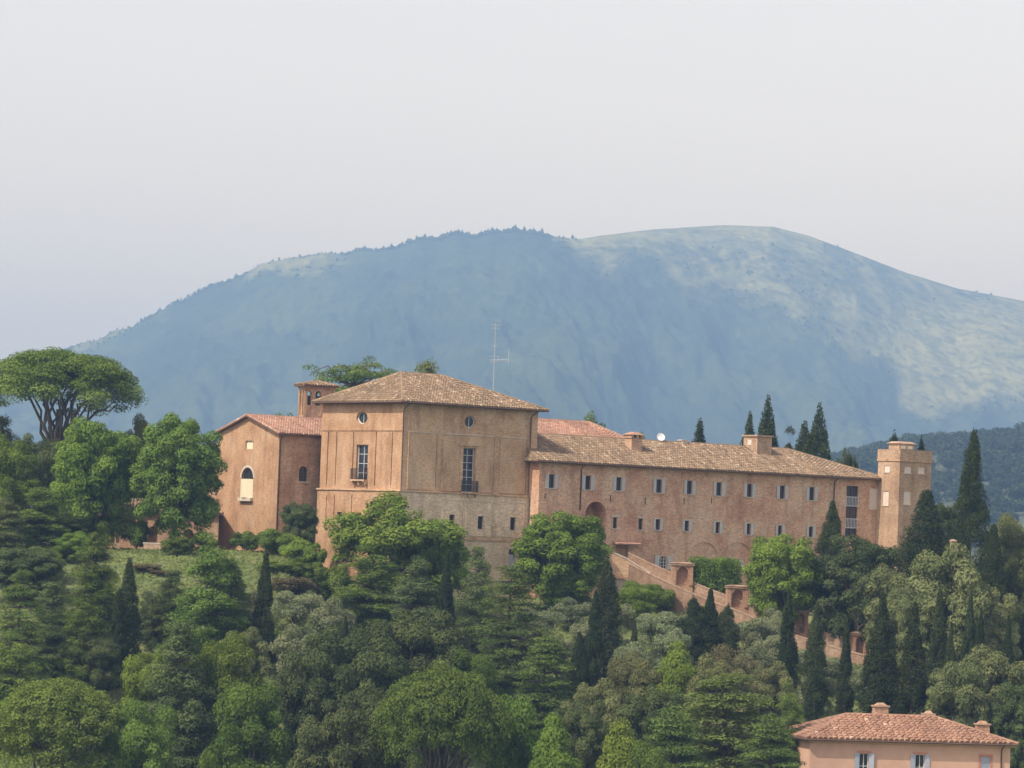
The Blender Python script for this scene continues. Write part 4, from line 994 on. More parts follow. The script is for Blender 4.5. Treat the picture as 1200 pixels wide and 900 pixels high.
# terrace stair at the head of the ramp
Y_ = 406.0
P = [at(x, y, Y_) for x, y in ((716, 647), (734, 655), (763, 673), (763, 677), (716, 677))]; o0 = P[4].copy()
A = empty('terrace_stair', tuple(o0)); tag(A, 'brick stair wall with sloping coping under the wing arch', 'stair', kind='thing')
mb = MB(); Q = [q - o0 for q in P]; dv = np.array((0, 0.5, 0))
mb.face(Q, (0, -1, 0)); mb.face([q + dv for q in Q], (0, 1, 0))
for i in range(5): mb.face([Q[i], Q[(i + 1) % 5], Q[(i + 1) % 5] + dv, Q[i] + dv], None)
mb.build('stair_wall', M['brick_brown'], A)
mb = MB()
for i in (0, 1):
    a, b_ = Q[i], Q[i + 1]; mb.hexa([a + (0, -0.06, 0.003), b_ + (0, -0.06, 0.003), b_ + (0, 0.56, 0.003), a + (0, 0.56, 0.003), a + (0, -0.06, 0.14), b_ + (0, -0.06, 0.14), b_ + (0, 0.56, 0.14), a + (0, 0.56, 0.14)])
mb.build('coping', M['stone'], A)
mb = MB(); mb.box(-0.3, Q[3][0] + 0.2, -0.5, 0.45, -0.2, -0.003); mb.build('ledge', M['coping'], A)
mb = MB(); mb.box(-0.2, Q[3][0] + 0.1, -0.4, 0.44, -4.0, -0.203); mb.build('base_wall', M['brick_pale'], A)
# pale gate pillar among the trees on the right
p = at(1116.5, 650, 391.0); t = at(1116.5, 632, 391.0)
A = empty('gate_pillar', tuple(p), R(20)); tag(A, 'pale brick gate pillar standing among the trees right of the tower', 'pillar')
H = t[2] - p[2]; mb = MB(); mb.box(-0.22, 0.22, -0.22, 0.22, -9, H * 0.85); mb.build('shaft', M['brick_ramp'], A)
mb = MB(); mb.box(-0.28, 0.28, -0.28, 0.28, H * 0.853, H * 0.92); mb.hexa([(-.26, -.26, H * .923), (.26, -.26, H * .923), (.26, .26, H * .923), (-.26, .26, H * .923), (-.08, -.08, H), (.08, -.08, H), (.08, .08, H), (-.08, .08, H)]); mb.build('cap', M['coping'], A)

# ------------------------------------------------------------------ salmon house at the lower right
B = Bld('farmhouse', 'salmon plastered house with orange tiled hipped roof at the lower right', 949, 880, 338, -26.0, rz=R(12))
LH = B.fx(1184, 880)[0]; HD = 9.0
ze = B.fx(1080, 870.5)[1]; zr_ = B.fx(1042, 839, HD / 2)[1]
def zh(x0, x1, y0, y1): return 920 + x0 / 4.286, 920 + x1 / 4.286, 810 + y0 / 4.286, 810 + y1 / 4.286
Ff = Face((0, 0, 0), (1, 0, 0), (0, -1, 0))
wz = [hole(B, *zh(*q)) for q in ((372, 418, 312, 440), (652, 676, 316, 444), (982, 1030, 328, 450))]
wz[1] = hole(B, *zh(653, 700, 318, 446))
low2 = [(h[0], h[1], h[2] - 4.2, h[3] - 4.2, 'rect') for h in wz]
mb = MB(); wall(mb, Ff, 0, LH, 0, ze, wz + low2, 0.25); B.part('wall', mb, 'plaster_pink')
for F, u_ in ((Face((0, 0, 0), (0, 1, 0), (-1, 0, 0)), HD), (Face((LH, 0, 0), (0, 1, 0), (1, 0, 0)), HD), (Face((0, HD, 0), (1, 0, 0), (0, 1, 0)), LH)):
    mb = MB(); wall(mb, F, 0, u_, 0, ze); B.part('wall', mb, 'plaster_pink')
for k, h in enumerate(wz + low2):
    if k == 2:
        mb = MB(); Ff.obox(mb, h[0], h[1], h[2], h[3], -0.12, -0.06); w_ = B.part('closed_shutter', mb, 'shutter_blue')
        for q in range(14):
            zz = h[2] + (h[3] - h[2]) * (q + 0.3) / 14; mb = MB(); Ff.obox(mb, h[0] + 0.05, h[1] - 0.05, zz, zz + 0.05, -0.06, -0.035); mb.build('slat', M['shutter_blue'], w_)
    else:
        w_ = window(B, Ff, h, 0.2, 'frame_white', (1, 1), shutters=True, smat='shutter_blue', open_w=0.42)
    for a, b_, c, e in ((h[0] - 0.2, h[0], h[2], h[3]), (h[1], h[1] + 0.2, h[2], h[3]), (h[0] - 0.2, h[1] + 0.2, h[3] + 0.003, h[3] + 0.2)):
        mb = MB(); Ff.obox(mb, a, b_, c, e, 0.003, 0.018 if a != h[0] - 0.2 or c != h[3] + 0.003 else 0.06); mb.build('surround', M['trim_red'], w_)
hip_roof(B, 0, LH, 0, HD, ze + 0.1, zr_, 4.4, LH - 5.3, HD / 2, 'tile_house', 0.47, 0.5, 0.5)
mb = MB(); mb.box(-0.3, LH + 0.3, -0.3, HD + 0.3, ze - 0.15, ze + 0.0); B.part('cornice', mb, 'plaster_pink')
hp = hole(B, *zh(1085, 1091, 280, 380)); u = hp[0]
pipe(B, [(u + 0.1, -0.5, ze - 0.05), (u, -0.2, ze - 0.3), (u, -0.09, ze - 0.5), (u, -0.09, 0)])
for (xa, xb, ya, yb), yl in (((452, 520, 72, 118), 4.5), ((705, 750, 112, 126), 5.2), ((968, 1028, 163, 210), 2.6)):
    h = hole(B, *zh(xa, xb, ya, yb), pl=yl)
    mb = MB(); mb.box(h[0], h[1], yl, yl + 0.8, h[2] - 1.2, h[3] - 0.12); c_ = B.part('chimney', mb, 'brick_red')
    mb = MB(); mb.box(h[0] - 0.1, h[1] + 0.1, yl - 0.1, yl + 0.9, h[3] - 0.117, h[3]); mb.build('rim', M['coping'], c_)
    mb = MB(); w = h[1] - h[0]; mb.hexa([(h[0] + .1, yl + .1, h[3] + .003), (h[1] - .1, yl + .1, h[3] + .003), (h[1] - .1, yl + .7, h[3] + .003), (h[0] + .1, yl + .7, h[3] + .003), (h[0] + w * .3, yl + .25, h[3] + .22), (h[1] - w * .3, yl + .25, h[3] + .22), (h[1] - w * .3, yl + .55, h[3] + .22), (h[0] + w * .3, yl + .55, h[3] + .22)]); mb.build('cap', M['brick_red'], c_)

# ------------------------------------------------------------------ tree kit
def leaf_quads(P, Nn, size, rng, aspect=0.62):
    n = len(P)
    Nn = Nn / (np.linalg.norm(Nn, axis=1, keepdims=True) + 1e-9)
    t = rng.normal(size=(n, 3)); t -= Nn * (t * Nn).sum(1, keepdims=True); t /= (np.linalg.norm(t, axis=1, keepdims=True) + 1e-9)
    b_ = np.cross(Nn, t); s = size * rng.uniform(0.6, 1.3, (n, 1))
    return np.stack([P - t * s * 0.5 - b_ * s * aspect * 0.42, P - t * s * 0.1 + b_ * s * aspect * 0.6, P + t * s * 0.62 - b_ * s * aspect * 0.12], 1)

def crown(blobs_, n, size, rng, shell=0.55, up=0.35, jit=0.75, aspect=0.62, spread=0.35, droop=0.0, dense=True):
    """blobs_: (N, 6) centre and radii of leaf clumps; leaves crowd each clump's shell"""
    if dense: n, size = int(n * 1.4), size * 0.85
    bl = np.array(blobs_); area = (bl[:, 3] * bl[:, 4] + bl[:, 3] * bl[:, 5] + bl[:, 4] * bl[:, 5]); pr = area / area.sum()
    k = rng.choice(len(bl), n, p=pr)
    d = rng.normal(size=(n, 3)); d /= np.linalg.norm(d, axis=1, keepdims=True)
    d[:, 2] = np.where(rng.random(n) < 0.45, np.abs(d[:, 2]), d[:, 2])
    r = shell + (1.12 - shell) * rng.random((n, 1)) ** 0.6
    P = bl[k, :3] + d * r * bl[k, 3:6]
    if droop: P[:, 2] -= droop * (r[:, 0] ** 2) * np.hypot(d[:, 0], d[:, 1])
    nn = d / bl[k, 3:6] * bl[k, 3:6].mean(1, keepdims=True)
    nn /= np.linalg.norm(nn, axis=1, keepdims=True)
    nn = nn + np.array([0, 0, up]) + rng.normal(size=(n, 3)) * jit
    cl = rng.random(len(bl))
    rnd = np.clip(cl[k] * 0.7 + rng.random(n) * 0.3 + (rng.random(n) - 0.5) * spread * 0.6, 0, 1)
    return leaf_quads(P, nn, size, rng, aspect), rnd

def branches(mb, pts_list):
    for pts, r0, r1 in pts_list:
        n = len(pts); mb.tube(pts, [r0 + (r1 - r0) * i / (n - 1) for i in range(n)], 6, cap=False)
def bent(p, q, rng, n=4, w=0.12):
    p, q = np.asarray(p, float), np.asarray(q, float); L = np.linalg.norm(q - p)
    return [p + (q - p) * i / n + (rng.normal(size=3) * w * L * 0.35 if 0 < i < n else 0) + np.array([0, 0, 0.10 * L * math.sin(math.pi * i / n)]) for i in range(n + 1)]

PROTO = {}
def proto(key, H, Wd, quads, rnd, tb, lm, bm='bark'):
    c_ = quads.mean(1); Wd = 2 * np.percentile(np.hypot(c_[:, 0], c_[:, 1]), 96); H = np.percentile(c_[:, 2], 99.9)
    PROTO.setdefault(key, []).append((H, Wd, quads_mesh('crown', quads, rnd, 3), tb, M[lm], M[bm]))
def trunk_mesh(mb):
    me = bpy.data.meshes.new('trunk'); me.from_pydata(mb.v, [], mb.f); me.update(); me.polygons.foreach_set('use_smooth', [True] * len(me.polygons)); return me

def mk_broad(key, seed, lm, H=10.0, R_=4.0, z0=2.0, nb=60, n=15000, size=0.24, br=(0.20, 0.34), top=0.9, low=0.5, jit=0.4, shell=0.5, bumpy=0.22, holes=0.0):
    rng = np.random.default_rng(seed); bl = []; hc = (H - z0)
    for k in range(nb):
        d = rng.normal(size=3); d /= np.linalg.norm(d); d[2] = abs(d[2]) if rng.random() < 0.25 else d[2]
        q = rng.uniform(0.62, 0.88) if rng.random() < 0.8 else rng.uniform(0.2, 0.6)
        q *= 1 + bumpy * (rng.random() - 0.6)
        zz = z0 + hc * 0.5 + d[2] * hc * 0.5 * q
        t = (zz - z0) / hc; prof = (1 - max(0, t - low) ** 2 / (1 - low) ** 2 * (1 - (1 - top))) if t > low else 1.0
        rr = R_ * (0.85 + 0.15 * math.sin(min(1, t / max(low, .05)) * math.pi / 2)) * (1 - (1 - top) * max(0, (t - low) / (1 - low)) if top < 0.5 else 1)
        hd = math.hypot(d[0], d[1]) + 1e-6; bx_ = math.sqrt(max(0.0, 1 - abs(d[2]) ** 2.8)) / hd; d[0] *= bx_; d[1] *= bx_
        rad = rng.uniform(*br) * R_
        bl.append((d[0] * rr * q, d[1] * rr * q, zz, rad, rad, rad * rng.uniform(0.62, 0.9)))
    zmax = max(b_[2] + b_[5] for b_ in bl)
    Q, rnd = crown(bl, n, size, rng, shell, 0.4, jit)
    if holes:
        c_ = Q.mean(1); f = vnoise(c_[:, 0] * 0.9 + 31, c_[:, 2] * 0.9 + c_[:, 1] * 0.7, seed) > holes; Q, rnd = Q[f], rnd[f]
    mb = MB(); tr = [(0, 0, -0.6), (rng.normal() * .1, rng.normal() * .1, z0 * 0.6), (rng.normal() * .25, rng.normal() * .25, z0 + hc * 0.35), (rng.normal() * .3, rng.normal() * .3, z0 + hc * 0.75)]
    L = [([np.array(p) for p in tr], 0.035 * H, 0.008 * H)]
    for k in rng.choice(len(bl), min(16, len(bl)), replace=False):
        b_ = bl[k]; st = np.array(tr[1]) + (np.array(tr[2]) - np.array(tr[1])) * rng.uniform(0.1, 1.0)
        L.append((bent(st, (b_[0] * .9, b_[1] * .9, b_[2]), rng), 0.014 * H, 0.004 * H))
    branches(mb, L); proto(key, zmax, 2 * R_, Q, rnd, trunk_mesh(mb), lm)

def mk_cypress(seed, H=12.0, R_=1.15, belly=0.3, tip=1.25, n=11000, lm='leaf_cypress', key='cypress', wob=0.16, spires=0):
    rng = np.random.default_rng(seed); bl = []
    for k in range(150):
        t = rng.random() ** 0.85
        r = R_ * (min(1, (t + 0.06) / belly) ** 0.55) * (1 - max(0, (t - belly) / (1 - belly)) ** tip)
        a = rng.random() * 6.283; r *= 1 + wob * (vnoise(np.array([a * 1.2]), np.array([t * 7]), seed)[0] - 0.5) * 2
        z = 0.25 + t * (H - 0.6)
        bl.append((math.cos(a) * r * 0.72, math.sin(a) * r * 0.72, z, 0.16 * R_ + r * 0.25, 0.16 * R_ + r * 0.25, 0.55 + 0.35 * rng.random()))
    bl.append((0, 0, H - 0.45, 0.09, 0.09, 0.55))
    for k in range(spires):
        a = rng.random() * 6.283
        for z in np.linspace(H * 0.55, H * rng.uniform(0.8, 0.95), 5): bl.append((math.cos(a) * R_ * 0.4, math.sin(a) * R_ * 0.4, z, 0.26, 0.26, 0.7))
    Q, rnd = crown(bl, n, 0.19, rng, 0.5, 0.25, 0.6, 0.5)
    mb = MB(); branches(mb, [([np.array((0, 0, -0.5)), np.array((0, 0, H * 0.4)), np.array((0, 0, H * 0.7))], 0.12, 0.02)])
    proto(key, H, 2 * R_, Q, rnd, trunk_mesh(mb), lm, 'bark')

def mk_tier(key, seed, lm, H=14.0, R_=5.0, tiers=9, z0=1.5, n=15000, size=0.22, flat=0.22, tipdroop=0.5, conic=1.0, nbr=(5, 8), padr=(0.9, 1.5), topw=0.12, up=0.8, jit=0.5, irregular=0.25, zjit=0.4):
    """cedars and pines: whorls of branches that carry flat pads of needles"""
    rng = np.random.default_rng(seed); bl = []; L = []
    for i in range(tiers):
        t = i / (tiers - 1); z = z0 + (H - z0 - 0.5) * t ** 0.92
        R_t = R_ * (topw + (1 - topw) * (1 - t) ** conic) * rng.uniform(1 - irregular, 1 + irregular * 0.4)
        m_ = int(rng.integers(*nbr)); a0 = rng.random() * 6.283
        for k in range(m_):
            a = a0 + 6.283 * k / m_ + rng.normal() * 0.25; ln = R_t * rng.uniform(0.62, 1.08); zj = rng.normal() * zjit
            np_ = max(1, int(ln / padr[1] * 1.25))
            for q in range(np_):
                f = (q + 0.9) / np_; pr = rng.uniform(*padr) * (0.75 + 0.25 * (1 - t))
                zz = z + zj + 0.14 * ln * f - tipdroop * f * f + rng.normal() * 0.16
                sd = rng.normal() * 0.25 * ln * f
                bl.append((math.cos(a) * ln * f * 0.88 - math.sin(a) * sd * 0.5, math.sin(a) * ln * f * 0.88 + math.cos(a) * sd * 0.5, zz, pr, pr, pr * flat))
            L.append((bent((0, 0, z - 0.3), (math.cos(a) * ln * 0.85, math.sin(a) * ln * 0.85, z + 0.1 * ln - tipdroop * 0.6), rng, 3), 0.012 * H * (1 - t * 0.6), 0.02))
    bl.append((0, 0, H - 0.5, 0.35, 0.35, 0.5))
    Q, rnd = crown(bl, n, size, rng, 0.25, up, jit, 0.45, droop=0.15)
    mb = MB(); L.append(([np.array((0, 0, -0.6)), np.array((0.1, 0, H * .5)), np.array((0, 0, H * 0.95))], 0.028 * H, 0.03)); branches(mb, L)
    proto(key, H, 2 * R_, Q, rnd, trunk_mesh(mb), lm, 'bark_pine')

def mk_umbrella(key, seed, lm, H=14.0, R_=7.0, z0=8.0, flat=0.5, n=22000, size=0.24, lean=0.0, nb=85, skirt=0.0, pad=(0.13, 0.2), sq=2.2):
    """stone pines: a clean dome of needle pads on limbs that fan out of a bare trunk"""
    rng = np.random.default_rng(seed); bl = []; L = []; hc = H - z0
    fork = np.array([lean * 0.3, 0, z0 * (0.62 if skirt < 0.3 else 0.4)])
    for k in range(nb):
        a = 2.39996 * k + rng.normal() * 0.15; r = math.sqrt((k + 0.5) / nb); rr = R_ * r * (0.94 + 0.12 * vnoise(np.array([a * 1.1]), np.array([0.5]), seed)[0])
        dome = max(0.0, 1 - r ** sq) ** 0.5
        pr = rng.uniform(*pad) * R_
        z = z0 + dome * (hc - pr * flat) + rng.normal() * 0.03 * hc
        bl.append((math.cos(a) * (rr - pr * 0.7) + lean, math.sin(a) * (rr - pr * 0.7), z, pr, pr, pr * flat))
        if skirt and r > 0.75:
            for q in range(2): bl.append((math.cos(a) * (rr - pr) * rng.uniform(0.75, 0.98) + lean, math.sin(a) * (rr - pr) * rng.uniform(0.75, 0.98), z - hc * skirt * rng.random(), pr, pr, pr * flat))
        elif rng.random() < 0.3: bl.append((math.cos(a) * rr * 0.8 + lean, math.sin(a) * rr * 0.8, z - hc * rng.uniform(0.15, 0.4), pr * 0.8, pr * 0.8, pr * flat * 0.6))
        if k % 5 == 2: L.append((bent(fork + np.array([0, 0, rng.uniform(-.4, 1.2)]), (math.cos(a) * rr * .8 + lean, math.sin(a) * rr * .8, z - pr * 0.2), rng, 4, 0.16), 0.012 * H, 0.02))
    Q, rnd = crown(bl, n, size, rng, 0.3, 0.7, 0.55, 0.5)
    mb = MB(); L.append(([np.array((0, 0, -0.6)), fork * 0.5, fork, fork + np.array((lean * .4, 0, z0 * 0.4))], 0.03 * H, 0.015 * H)); branches(mb, L)
    proto(key, H, 2 * R_, Q, rnd, trunk_mesh(mb), lm, 'bark_pine')

M['leaf_lime'] = leaf_mat('fresh green leaf', (0.10, 0.15, 0.024), (0.215, 0.295, 0.055), 0.3)
M['leaf_green'] = leaf_mat('mid green leaf', (0.0728, 0.1176, 0.02464), (0.168, 0.2352, 0.04704), 0.25)
M['leaf_oak'] = leaf_mat('grey green holm oak leaf', (0.04704, 0.0672, 0.02688), (0.1288, 0.1568, 0.05824), 0.2)
M['leaf_sage'] = leaf_mat('sage oak leaf', (0.1035, 0.1207, 0.0483), (0.23, 0.2472, 0.1035), 0.24)
M['leaf_cypress'] = leaf_mat('cypress scale leaf', (0.018, 0.030, 0.013), (0.066, 0.082, 0.03), 0.12)
M['leaf_pine'] = leaf_mat('pine needle', (0.06272, 0.103, 0.0224), (0.168, 0.2352, 0.05152), 0.22)
M['leaf_cedar'] = leaf_mat('cedar needle', (0.06272, 0.09632, 0.02688), (0.1736, 0.2296, 0.0616), 0.22)
M['leaf_grey'] = leaf_mat('grey conifer needle', (0.07392, 0.1008, 0.03808), (0.1736, 0.2128, 0.08176), 0.22)
M['leaf_olive'] = leaf_mat('olive leaf', (0.138, 0.1667, 0.08625), (0.276, 0.3047, 0.1725), 0.28)
M['leaf_dry'] = leaf_mat('dry thicket twig', (0.10, 0.09, 0.045), (0.19, 0.165, 0.09), 0.15)
M['grass'] = leaf_mat('meadow grass blade', (0.1242, 0.1782, 0.0594), (0.2484, 0.3024, 0.1134), 0.38)

mk_broad('broad', 11, 'leaf_lime', 10, 4.2, 0.9, 80, 40000, 0.27, low=0.4)
mk_broad('broad', 12, 'leaf_lime', 10, 4.0, 0.9, 70, 38000, 0.27, bumpy=0.35, low=0.4)
mk_broad('loose', 13, 'leaf_lime', 10, 4.8, 0.8, 100, 34000, 0.27, (0.13, 0.24), bumpy=0.4, holes=0.33)
mk_broad('round', 17, 'leaf_lime', 10, 4.2, 0.2, 210, 54000, 0.26, (0.13, 0.22), low=0.45, bumpy=0.15)
mk_broad('rounddark', 18, 'leaf_green', 10, 4.2, 0.2, 210, 54000, 0.26, (0.13, 0.22), low=0.4, bumpy=0.15)
mk_broad('green', 14, 'leaf_green', 11, 4.2, 1.0, 90, 42000, 0.26, low=0.4)
mk_broad('green', 15, 'leaf_green', 11, 4.2, 0.9, 80, 40000, 0.26, bumpy=0.32, low=0.4)
mk_broad('spiky', 16, 'leaf_lime', 11, 3.2, 0.4, 85, 34000, 0.24, (0.2, 0.32), top=0.2, low=0.3)
mk_broad('oak', 21, 'leaf_oak', 10, 4.6, 0.3, 120, 46000, 0.24, (0.14, 0.24))
mk_broad('oak', 22, 'leaf_oak', 10, 4.4, 0.2, 120, 46000, 0.24, (0.13, 0.23), bumpy=0.36)
mk_broad('sage', 23, 'leaf_sage', 9, 4.2, 0.3, 100, 40000, 0.24, (0.14, 0.25), bumpy=0.32)
mk_broad('sage', 24, 'leaf_sage', 9, 4.0, 0.3, 95, 38000, 0.24, (0.15, 0.26), bumpy=0.4)
for s_, h_, r_, b_, t_ in ((31, 12, 1.2, 0.22, 1.45), (32, 12, 1.05, 0.2, 1.25), (33, 12, 1.4, 0.3, 2.1), (34, 9, 1.35, 0.25, 2.4)):
    mk_cypress(s_, h_, r_, b_, t_, 22000)
mk_cypress(35, 9, 1.5, 0.45, 3.2, 20000, key='cypress_blunt')
mk_cypress(36, 14, 2.6, 0.25, 1.3, 38000, key='cypress_broad', wob=0.3, spires=2)
mk_cypress(37, 14, 2.2, 0.3, 1.6, 34000, key='cypress_broad', wob=0.35, spires=4)
mk_tier('cedar', 41, 'leaf_cedar', 14, 5.6, 12, 0.8, 46000, 0.25, 0.24, 0.9, 0.75, (8, 12), (1.0, 1.6), 0.18)
mk_tier('cedar', 42, 'leaf_cedar', 14, 5.2, 13, 0.8, 46000, 0.25, 0.26, 0.8, 0.8, (8, 12), (0.9, 1.5), 0.14, irregular=0.35)
mk_tier('flatcedar', 43, 'leaf_cedar', 13, 5.2, 7, 8.0, 24000, 0.22, 0.2, 0.3, 0.12, (6, 9), (0.9, 1.5), 0.85, irregular=0.3, zjit=0.15)
mk_tier('pine', 44, 'leaf_grey', 12, 3.8, 17, 0.3, 42000, 0.23, 0.75, 0.3, 0.7, (6, 10), (0.55, 0.95), 0.12, up=0.4, jit=0.42, zjit=1.0)
mk_tier('pine', 45, 'leaf_pine', 12, 3.9, 16, 0.3, 42000, 0.23, 0.7, 0.4, 0.65, (6, 10), (0.6, 1.0), 0.14, up=0.4, jit=0.42, zjit=1.0)
mk_tier('pine', 46, 'leaf_grey', 12, 3.6, 16, 0.3, 40000, 0.23, 0.8, 0.2, 0.8, (6, 10), (0.55, 0.95), 0.1, up=0.4, jit=0.42, irregular=0.4, zjit=1.0)
mk_tier('fir', 47, 'leaf_cypress', 7, 1.8, 12, 0.3, 12000, 0.2, 0.35, 0.2, 0.9, (6, 9), (0.4, 0.65), 0.08)
mk_umbrella('umbrella', 51, 'leaf_pine', 14, 7.0, 9.7, 0.5, 52000, 0.24, nb=120, sq=3.6)
mk_umbrella('stonepine', 52, 'leaf_pine', 12, 5.6, 7.2, 0.75, 64000, 0.23, nb=230, skirt=0.8, pad=(0.1, 0.145))
mk_umbrella('stonepine', 53, 'leaf_pine', 12, 5.6, 8.0, 0.7, 64000, 0.23, lean=0.3, nb=230, skirt=0.35, pad=(0.1, 0.145))
mk_broad('olive', 61, 'leaf_olive', 4.6, 2.3, 0.7, 40, 11000, 0.2, (0.2, 0.36), bumpy=0.5, jit=0.9)
mk_broad('olive', 62, 'leaf_olive', 4.6, 2.4, 0.8, 36, 11000, 0.2, (0.2, 0.36), bumpy=0.5, jit=0.9)
mk_broad('shrub', 63, 'leaf_green', 2.6, 1.5, 0.1, 30, 8000, 0.18, (0.25, 0.4), bumpy=0.4)
mk_broad('shrub_light', 64, 'leaf_lime', 2.6, 1.5, 0.1, 28, 7500, 0.19, (0.22, 0.4), bumpy=0.5)
mk_broad('shrub_dry', 65, 'leaf_dry', 2.2, 1.6, 0.1, 28, 7500, 0.17, (0.22, 0.4), bumpy=0.5, jit=1.1)
rng = np.random.default_rng(66)
hb = [(x_, y_, z_, 0.6, 0.6, 0.55) for x_ in np.linspace(-2.0, 2.0, 7) for y_ in (-0.7, 0, 0.7) for z_ in np.linspace(0.4, 2.6, 5)]
hb = [(a_ + rng.normal() * .1, b_ + rng.normal() * .1, c_ + rng.normal() * .1, *r_) for a_, b_, c_, *r_ in hb]
Q, rnd = crown(hb, 20000, 0.18, rng, 0.7, 0.3, 0.6); mb = MB()
for x_ in (-1.5, 0, 1.5): mb.tube([(x_, 0, -0.5), (x_, 0, 1.5)], 0.06, 5)
proto('hedge', 3, 5, Q, rnd, trunk_mesh(mb), 'leaf_green')
mk_broad('drytree', 67, 'leaf_dry', 8, 3.4, 1.0, 60, 9000, 0.2, (0.16, 0.28), bumpy=0.5, jit=1.1, holes=0.3)

_cnt = {}
def plant(kind, px, top, wpx, Y, label, name='broadleaf_tree', cat='tree', group=None, base=None, var=None, rz=None):
    """stand a copy of a prototype on the terrain so that its tip reaches a height and its crown a width"""
    v = PROTO[kind]; i = _cnt.get(kind, 0); _cnt[kind] = i + 1
    H, Wd, cm, tm, lm, bm = v[(i if var is None else var) % len(v)]
    p = at(px, top, Y); g0 = float(gz(p[0], p[1])) if base is None else at(px, base, Y)[2]
    r = empty(name, (p[0], p[1], g0 - 0.05), random.random() * 6.283 if rz is None else rz)
    s = wpx * Y / FPX / Wd
    r.scale = (s, s, (p[2] - g0) / H)
    tag(r, label, cat, group)
    link('trunk', tm, bm, r); link('crown', cm, lm, r)
    return r
CY = dict(name='cypress_tree'); CE = dict(name='cedar_tree'); PI_ = dict(name='pine_tree'); OK = dict(name='holm_oak'); OL = dict(name='olive_tree'); SH = dict(name='shrub', cat='shrub')
UM = dict(name='umbrella_pine')

# ------------------------------------------------------------------ trees, left end
plant('umbrella', 72, 409, 184, 424, 'big umbrella pine with flat crown and bare forked trunk on the left skyline', rz=0.6, **UM)
plant('pine', 4, 488, 70, 428, 'thin dry looking pine at the left edge beside the umbrella pine', **PI_)
plant('oak', 47, 510, 74, 418, 'dark evergreen tree directly under the umbrella pine', **OK)
plant('broad', 8, 508, 70, 410, 'light green broadleaf tree cut by the left edge below the umbrella pine')
plant('round', 115, 492, 100, 403, 'rounded bright green tree in front of the arcaded range', rz=1.0)
plant('sage', 176, 487, 60, 426, 'dull green treetop showing between the two rounded trees')
plant('rounddark', 208, 487, 100, 401, 'large dark green tree standing left of the church gable')
plant('pine', 47, 563, 80, 392, 'grey green pine below the left broadleaf tree', **PI_)
plant('pine', 8, 580, 70, 388, 'shaded pine at the left edge beneath the bright broadleaf tree', **PI_)
plant('oak', 70, 600, 70, 397, 'dark round evergreen below the left end of the arcaded range', **OK)
plant('pine', 114, 613, 72, 370, 'dark layered pine in front of the left lawn', var=1, **PI_)
plant('broad', 88, 622, 40, 390, 'small light green tree left of the dark layered pine')
plant('broad', 52, 642, 44, 384, 'light green tree between the shaded pines near the left edge')
plant('cypress', 152, 655, 36, 358, 'tall cypress spire just below the left lawn', var=0, **CY)
plant('cypress', 140, 690, 26, 356, 'shorter cypress leaning against the left side of a taller one', var=1, **CY)
plant('pine', 116, 668, 56, 374, 'brownish grey pine left of the pair of cypresses', var=2, **PI_)
plant('cedar', 24, 668, 96, 350, 'spreading light green cedar at the left edge', **CE)
plant('pine', 64, 682, 70, 358, 'grey green pine right of the left edge cedar', var=0, **PI_)
plant('pine', 92, 704, 60, 352, 'yellowish green pine above the round stone pine', var=1, **PI_)
plant('pine', 20, 742, 100, 340, 'green pine at the left edge above the round stone pine', var=1, **PI_)
plant('oak', 112, 745, 60, 352, 'dull evergreen between the cypress pair and the stone pine', **OK)
plant('stonepine', 72, 795, 152, 318, 'round domed stone pine in the bottom left corner', var=0, **UM)
plant('broad', 178, 757, 64, 338, 'bright green tree at the foot of the left cypress pair')
plant('pine', 213, 728, 104, 330, 'tall grey pine between two bright green trees lower left', var=0, **PI_)
plant('broad', 263, 742, 88, 334, 'bright green tree right of the tall grey pine')
plant('green', 292, 800, 100, 322, 'dark green tree at the bottom left of the holm oaks')
plant('green', 165, 820, 80, 318, 'shaded green tree right of the round stone pine')
plant('pine', 246, 625, 104, 360, 'wide layered pine below the church front', var=1, **PI_)
plant('cedar', 272, 655, 66, 362, 'dark cedar right of the wide layered pine', var=1, **CE)
plant('oak', 196, 700, 60, 364, 'small dull evergreen left of the church front pine', **OK)
plant('olive', 190, 686, 46, 374, 'small grey olive tree beside the cypress pair', **OL)
plant('olive', 178, 728, 40, 366, 'low grey olive tree below another olive near the cypress pair', **OL)
plant('shrub', 208, 628, 40, 396, 'green shrub on the left lawn in front of the garden wall', **SH)
plant('shrub_dry', 172, 660, 36, 388, 'brown dry thicket on the bank below the left lawn', name='thicket', cat='shrub')
plant('shrub_dry', 194, 668, 34, 387, 'brown dry thicket left of the wide layered pine', name='thicket', cat='shrub')
plant('shrub', 96, 600, 44, 403, 'green shrub at the left end of the arcaded range', **SH)
plant('shrub', 160, 608, 36, 403, 'shrub between the trunks of the two rounded trees', **SH)
plant('shrub_light', 240, 622, 34, 400, 'light shrub at the left corner of the church gable', **SH)
plant('pine', 222, 690, 76, 364, 'pine below the wide layered pine on the left slope', var=2, **PI_)
plant('pine', 202, 668, 62, 369, 'small feathery pine between the left cypress pair and the church front pine', var=0, **PI_)
plant('olive', 286, 684, 44, 374, 'pale olive tree left of the slim church cypress, higher on the bank', **OL)
plant('olive', 296, 706, 54, 366, 'olive tree left of the slim church cypress, lower on the bank', **OL)
plant('olive', 350, 732, 60, 360, 'olive tree just above the big dark holm oak', **OL)
plant('sage', 286, 735, 60, 352, 'sage green tree left of the holm oaks')
